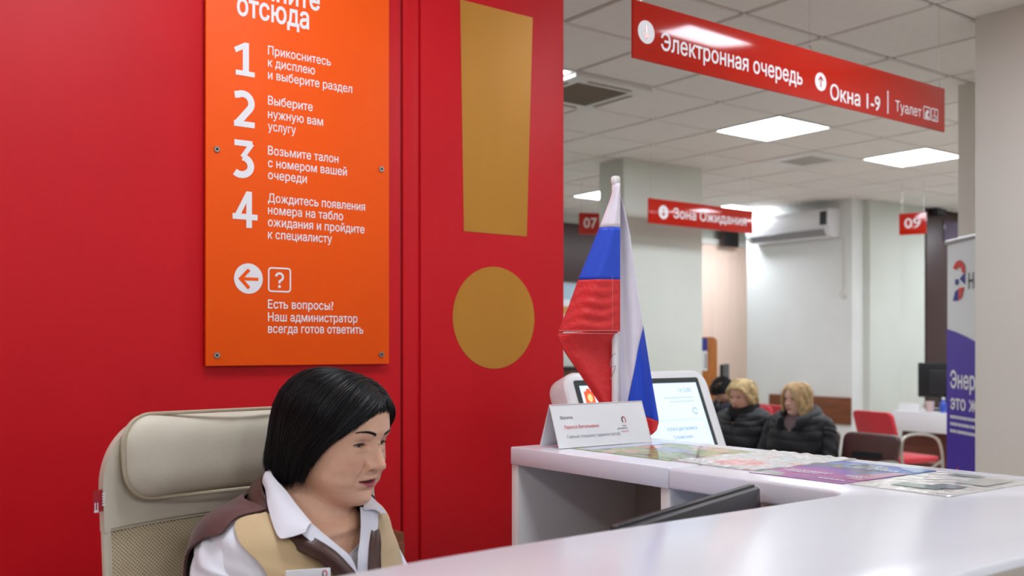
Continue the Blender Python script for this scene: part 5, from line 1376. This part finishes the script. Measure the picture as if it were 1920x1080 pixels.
# collar leaves
def local(pts): return [BM @ Vector(p) for p in pts]
def leaf(up, lo, mb, th_=.0016, n=28, m=7, belly=.004):
    U = np.array(smooth_path(up, 8)); Lw = np.array(smooth_path(lo, 8))
    U = np.stack([np.interp(np.linspace(0, 1, n), np.linspace(0, 1, len(U)), U[:, i]) for i in range(3)], -1); Lw = np.stack([np.interp(np.linspace(0, 1, n), np.linspace(0, 1, len(Lw)), Lw[:, i]) for i in range(3)], -1)
    s = np.linspace(0, 1, m)[None, :, None]
    P = U[:, None]*(1-s)+Lw[:, None]*s
    P[..., 2] += belly*np.sin(np.pi*s[..., 0]); P[..., :2] += (P[..., :2]/(np.linalg.norm(P[..., :2], axis=-1, keepdims=True)+1e-6))*(belly*np.sin(np.pi*s))
    thick(mb, xf(BM, P), th_)
mb = MB()
for s in (1, -1):
    sh = lambda L_: [(s*(x+.02*k)-.02*k, y, z) for x, y, z, k in L_]
    up = sh([(-.02, -.020, 1.216, 1), (.018, -.014, 1.214, 1), (.044, .004, 1.205, .9), (.053, .028, 1.195, .8), (.055, .056, 1.180, .6), (.058, .082, 1.163, .4), (.060, .107, 1.147, .2), (.058, .122, 1.134, 0)])
    lo = sh([(-.02, -.046, 1.190, 1), (.022, -.038, 1.190, 1), (.052, -.010, 1.190, .9), (.068, .020, 1.180, .8), (.090, .055, 1.155, .5), (.111, .104, 1.121, .2), (.104, .121, 1.119, .1), (.083, .138, 1.125, 0)])
    if s < 0: up.reverse(); lo.reverse()
    leaf(up, lo, mb)
    # turned-back front edge down to the first button
    up2 = [(s*.058, .112, 1.138), (s*.040, .132, 1.112), (s*.022, .148, 1.089), (s*.008, .158, 1.070), (s*-.002, .166, 1.035)]
    lo2 = [(s*.086, .126, 1.126), (s*.066, .144, 1.099), (s*.045, .156, 1.076), (s*.028, .165, 1.056), (s*.016, .171, 1.030)]
    if s < 0: up2.reverse(); lo2.reverse()
    leaf(up2, lo2, mb, belly=.002)
mb.build('collar', 'shirt_white', ad, angle=50)
# brown scarf round the back of the neck, ends crossing under the collar
mb = MB()
S = smooth_path([(.024, .180, 1.036), (.036, .172, 1.056), (.052, .158, 1.080), (.072, .138, 1.100), (.086, .09, 1.118), (.084, .035, 1.146), (.072, -.008, 1.166), (.034, -.050, 1.178), (-.02, -.064, 1.182), (-.074, -.050, 1.178), (-.100, -.010, 1.166), (-.098, .03, 1.148), (-.088, .09, 1.118), (-.064, .140, 1.094), (-.044, .160, 1.070), (-.032, .172, 1.046), (-.024, .180, 1.020)], 8)
K = len(S); pts = [BM @ Vector(q) for q in S]
rows = []
for i in range(K):
    tg = (pts[min(i+1, K-1)]-pts[max(i-1, 0)]).normalized(); c = BM @ Vector((0, .02, S[i][2]-.06)); out = (pts[i]-c); out = (out-tg*out.dot(tg)).normalized(); wd = tg.cross(out)
    rows.append([pts[i]+wd*((.0150+.009*math.exp(-((i-64)/22)**2))*math.cos(a))+out*(.0075*math.sin(a)+.0022*math.sin(a*1.0)*math.cos(4*a)) for a in [2*math.pi*k/24 for k in range(24)]])
mb.grid(rows, cv=True, flip=True)
for e in (0, -1): mb.add([tuple(p) for p in rows[e]], [tuple(range(24))])
# the hanging ends
for s, x in ((1, .018), (-1, -.020)):
    mb.tube([BM @ Vector(q) for q in smooth_path([(x, .168, 1.032), (x*.5, .178, .99), (x*.8, .184, .94), (x, .186, .88)], 5)], .019, 10, flat=.35, up=(0, -1, 0))
mb.build('scarf', 'scarf_brown', ad, angle=60)
# name badge
bc = BM @ Vector((.094, .148, 1.058)); brt = (Matrix.Rotation(math.radians(-24), 3, 'Z') @ (BM.to_3x3() @ Vector((-1, 0, 0)))); bup = Vector((.06, .16, 1)).normalized()
brt = (brt-bup*brt.dot(bup)).normalized(); bnn = brt.cross(bup); bc = bc+bnn*.018
mb = MB(); mb.prism(rrect(-.036, .036, -.012, .012, .002, 3), lambda a, b, t: bc+brt*a+bup*b+bnn*t, -.003, 0, bevel=.0006); bd = mb.build('badge', 'white_plastic', ad, label='white name badge')
bfc = Face(bc, brt, bup)
mb = MB(); bfc.stroke(mb, arc(.026, .003, .0036, -70, 150, 14, ry=.005), .0016, .0006); mb.build('logo_ring', 'ink_red', bd)
mb = MB(); bfc.stroke(mb, arc(.026, .003, .0034, 110, 260, 12, ry=.0046), .0018, .0005); mb.build('logo_ring_dark', 'ink_dark', bd)
# skirt and shoes
mb = MB()
for s in (1, -1):
    mb.tube([BM @ Vector(q) for q in smooth_path([(s*.09, -.04, .57), (s*.10, .12, .565), (s*.108, .30, .55), (s*.112, .41, .535), (s*.112, .435, .47)], 6)], np.interp(np.linspace(0, 1, 25), [0, .5, .85, 1], [.115, .108, .09, .08])[:25], 18)
mb.build('skirt', 'skirt_dark', ad, angle=None)
for s in (1, -1):
    mb = MB(BM); rows = []
    for y, w_, h_ in ((.375, .022, .03), (.39, .032, .052), (.43, .037, .058), (.48, .043, .042), (.54, .046, .034), (.59, .036, .026), (.612, .012, .014)):
        rows.append([(s*.11+w_*math.cos(a), y, .004+max(0, h_*(1+math.sin(a)))*.95) for a in [2*math.pi*k/16 for k in range(16)]])
    mb.grid(rows, cv=True); mb.build('shoe', 'black_plastic', ad)

# ---- the people on the bench
pm('puffer_black', (15, 17, 23), rough=.6, var=.15, vscale=12, bump=.45, bscale=18, sheen=.1)
pm('puffer_navy', (13, 13, 22), rough=.65, var=.15, vscale=12, bump=.45, bscale=16, sheen=.1)
pm('jacket_dark', (36, 40, 54), rough=.6, var=.1, bump=.2, bscale=18)
pm('knit_black', (16, 16, 20), rough=.9, bump=.3, bscale=120)
pm('knit_mauve', (134, 112, 116), rough=.9, bump=.2, bscale=160)
pm('jeans', (44, 50, 66), rough=.85)
def sitter(label, o, f, hf, pitch, jacket, dz, lean, hairfn, style, skin, lip, roll=0.0):
    p = thing('person', label, 'person', (o[0], o[1], 0))
    B = frame((o[0], o[1], 0), f); Tt = Torso(dz=dz, wide=.92, deep=1.0)
    hp = B @ Vector((0, .028+lean, 1.250+dz)); Hm = head_frame(hp, hf, pitch, roll)
    Hd = Head(rows=150, cols=130, skin=skin, lip=lip, eye_open=.8, full=.75, mouth_open=.15)
    Z = .93+dz
    arms = [((s*.165, -.01, 1.085+dz), (s*.236, .07, .84+dz), (s*.07, .30, .70+dz*.7), (-s*.5, .85, -.2), (0, 0, -1), s, .5) for s in (1, -1)]
    legs = [((s*.10, .02, .485), (s*.12, .42, .47), (s*.12, .44, .09), 0) for s in (1, -1)]
    build_body(Tt, Hm, B, Hd, p, arms, legs)
    eyes(Hm, Hd, p, gaze=(0, -.1)); brows(Hm, Hd, p, 'hair_long', dens=30)
    hairfn(Hm, p)
    # quilted jacket: ribs of padding round the trunk
    mb = MB()
    def quilt(tm, th): return .010+.007*np.abs(np.sin(tm*math.pi*.62+.3*np.sin(th*3)))**.7+.005*np.sin(th*5+tm*1.7)
    for s in (1, -1):
        P = patch(Tt, B, [(1.0, s*style['v'], s*180), (3, s*style['v']*.55, s*180), (5.5, s*style['v']*.12, s*180), (7, 0, s*180), (13.5, 0, s*180)], .012, 90, 44, quilt)
        thick(mb, P, .004, flip=(s < 0))
    mb.build('jacket', jacket, p, angle=70)
    for s in (1, -1):
        mb = MB(); S = smooth_path([(s*.150, -.004, 1.10+dz), (s*.19, .0, 1.075+dz), (s*.212, .015, 1.0+dz), (s*.235, .05, .88+dz), (s*.238, .09, .83+dz), (s*.19, .17, .77+dz*.9), (s*.085, .28, .71+dz*.7)], 10)
        K = len(S); rows = []; pts = [B @ Vector(q) for q in S]
        rr = np.interp(np.linspace(0, 1, K), [0, .12, .3, .6, .95, 1], [.046, .060, .064, .062, .052, .042])
        for i in range(K):
            tg = (pts[min(i+1, K-1)]-pts[max(i-1, 0)]).normalized(); u = Vector((.2, .3, 1)); u = (u-tg*u.dot(tg)).normalized(); w = tg.cross(u)
            rows.append([pts[i]+(u*math.cos(a)+w*math.sin(a))*(rr[i]*(.95+.07*abs(math.sin(i*.30))**.7+.05*math.sin(a*3+i*.5))) for a in [2*math.pi*k/24 for k in range(24)]])
        mb.grid(rows, cv=True, flip=True); mb.build('sleeve', jacket, p, angle=None)
    if style.get('scarf'):
        mb = MB(); rows = []
        for i in range(33):
            a = 2*math.pi*i/32; c = B @ Vector((.082*math.sin(a), .018+lean*.5+.088*math.cos(a), 1.155+dz-.034*math.cos(a)))
            out = (c-(B @ Vector((0, .018, c.z)))).normalized()
            rows.append([c+out*(.034*math.cos(b)*(1+.12*math.sin(a*5)))+Vector((0, 0, 1))*(.056*math.sin(b)) for b in [2*math.pi*k/14 for k in range(14)]])
        mb.grid(rows, cv=True); mb.build('scarf', 'knit_black', p, angle=None)
    if style.get('turtle'):
        mb = MB(); P = patch(Tt, B, [(-.0, -180, 180), (.5, -180, 180), (2, -180, 180), (6, -70, 70)], .006, 24, 60); mb.grid([[tuple(q) for q in r] for r in P], flip=True)
        rows = []
        for z, r_ in ((1.185, .064), (1.17, .069), (1.15, .070), (1.125, .078), (1.10, .095)):
            rows.append([B @ Vector((r_*math.sin(a), .015+lean*.6+(r_+.005)*math.cos(a), z+dz-.03*math.cos(a))) for a in [2*math.pi*k/28 for k in range(28)]])
        mb.grid(rows, cv=True); mb.build('turtleneck', 'knit_mauve', p, angle=None)
    if style.get('hood'):
        mb = MB(); rows = []
        for i in range(29):
            a = math.radians(-150+300*i/28)+math.pi; k = abs(i-14)/14
            c = B @ Vector((.115*math.sin(a), .0+.115*math.cos(a)-.01+.09*k*k, 1.165+dz-.07*k*k-.0*math.cos(a)))
            out = (c-(B @ Vector((0, .0, c.z)))).normalized(); R_ = .048-.014*k
            rows.append([c+out*(R_*math.cos(b)*(1+.10*math.sin(a*6)))+Vector((0, 0, 1))*(R_*1.25*math.sin(b)) for b in [2*math.pi*q/16 for q in range(16)]])
        mb.grid(rows, cv=True)
        for e in (0, -1): mb.add([tuple(q) for q in rows[e]], [tuple(range(16))])
        mb.build('hood', jacket, p, angle=None)
    mb = MB()
    if style.get('zip'):
        mb.tube([B @ Vector(tuple(Tt.pt(t, 0.0, .034))) for t in np.linspace(6.2, 12.5, 20)], .004, 6); mb.build('zip', 'black_plastic', p)
    mb = MB()
    for s in (1, -1):
        S = [B @ Vector(q) for q in smooth_path([(s*.09, -.05, .50), (s*.10, .12, .50), (s*.118, .32, .49), (s*.12, .43, .475), (s*.12, .46, .40), (s*.12, .455, .25), (s*.12, .445, .08)], 6)]
        mb.tube(S, list(np.interp(np.linspace(0, 1, len(S)), [0, .3, .55, .7, 1], [.10, .092, .074, .066, .05])), 16)
    mb.build('trousers', 'jeans', p, angle=None)
    for s in (1, -1):
        mb = MB(B); rows = []
        for y, w_, h_ in ((.385, .024, .035), (.40, .036, .058), (.44, .040, .062), (.50, .045, .042), (.56, .048, .036), (.61, .038, .028), (.635, .014, .016)):
            rows.append([(s*.12+w_*math.cos(a), y, .004+max(0, h_*(1+math.sin(a)))*.95) for a in [2*math.pi*k/16 for k in range(16)]])
        mb.grid(rows, cv=True); mb.build('shoe', 'black_plastic', p)
    return p
def hair_short(Hm, p):
    ed = [(-180, -70), (-120, -72), (-85, -50), (-72, -44), (-60, -4), (-51, 30), (-40, 58), (-20, 74), (0, 78), (20, 74), (40, 58), (51, 30), (60, -4), (72, -44), (85, -52), (120, -72), (180, -70)]
    h = Hair(Hm, ed, part=((-24, 76), (-22, 44), (-12, 5), (-2, -45)), e=(92, 104, 95), flare=.06)
    un = lambda az: float(np.interp(abs(az), [0, 20, 50, 90, 180], [0, .03, .15, .5, 1]))
    h.build(p, 'hair_blond', -16, 180, un, 420, offs=(0, 12), rad=2.0, wav=10, tuck=1.0, seed=11)
    h.build(p, 'hair_blond', -180, -14, un, 380, offs=(0, 12), rad=2.0, wav=10, tuck=1.0, seed=12)
def hair_straight(Hm, p):
    ed = [(-180, -130), (-120, -150), (-85, -178, 24), (-66, -186, 36), (-57, -150, 20), (-50, 6), (-40, 52), (-20, 84), (0, 95), (20, 84), (40, 52), (50, 6), (57, -150, 20), (66, -186, 36), (85, -178, 24), (120, -150), (180, -130)]
    h = Hair(Hm, ed, part=((0, 84), (0, 44), (0, 0), (0, -50)), e=(80, 100, 89), flare=-.05)
    un = lambda az: float(np.interp(abs(az), [0, 20, 50, 90, 180], [0, .03, .15, .5, 1]))
    h.build(p, 'hair_long', 2, 180, un, 420, offs=(0, 7), rad=2.0, wav=2, tuck=.0, seed=13, ext=14)
    h.build(p, 'hair_long', -180, -2, un, 420, offs=(0, 7), rad=2.0, wav=2, tuck=.0, seed=14, ext=14)
def hair_dark(Hm, p):
    ed = [(-180, -40), (-120, -44), (-85, -30), (-66, 0), (-55, 20), (-40, 44), (0, 62), (40, 44), (55, 20), (66, 0), (85, -30), (120, -44), (180, -40)]
    h = Hair(Hm, ed, part=((8, 78), (8, 44), (6, 5), (0, -45)), e=(80, 101, 89))
    un = lambda az: float(np.interp(abs(az), [0, 20, 50, 90, 180], [0, .03, .15, .5, 1]))
    h.build(p, 'hair_black', -10, 180, un, 220, offs=(0, 6), rad=2.2, seed=15)
    h.build(p, 'hair_black', -180, -8, un, 220, offs=(0, 6), rad=2.2, seed=16)
fl_ = (-.97, -.24)
sitter('seated woman with short wavy blonde hair, black puffer jacket and black scarf', (5.80, 4.86), (-.99, -.12, 0), (-.998, -.05), math.radians(8), 'puffer_black', -.205, .01, hair_short, {'v': 16, 'scarf': 1, 'zip': 1}, (226, 176, 152), (190, 104, 100))
sitter('seated woman with long straight fair hair, dark hooded jacket and mauve turtleneck', (5.80, 4.37), (-.98, -.2, 0), (-.99, .14), math.radians(2), 'puffer_navy', -.205, .01, hair_straight, {'v': 58, 'turtle': 1, 'hood': 1}, (232, 188, 168), (190, 104, 104))
sitter('person in a dark jacket bent forward behind the right edge of the kiosk', (6.98, 6.00), (-.97, .1, 0), (-.93, .36), math.radians(52), 'jacket_dark', -.225, .07, hair_dark, {'v': 8, 'hood': 1}, (216, 170, 146), (180, 110, 100))

for o in list(bpy.data.objects):
    if '_o' in o: del o['_o']
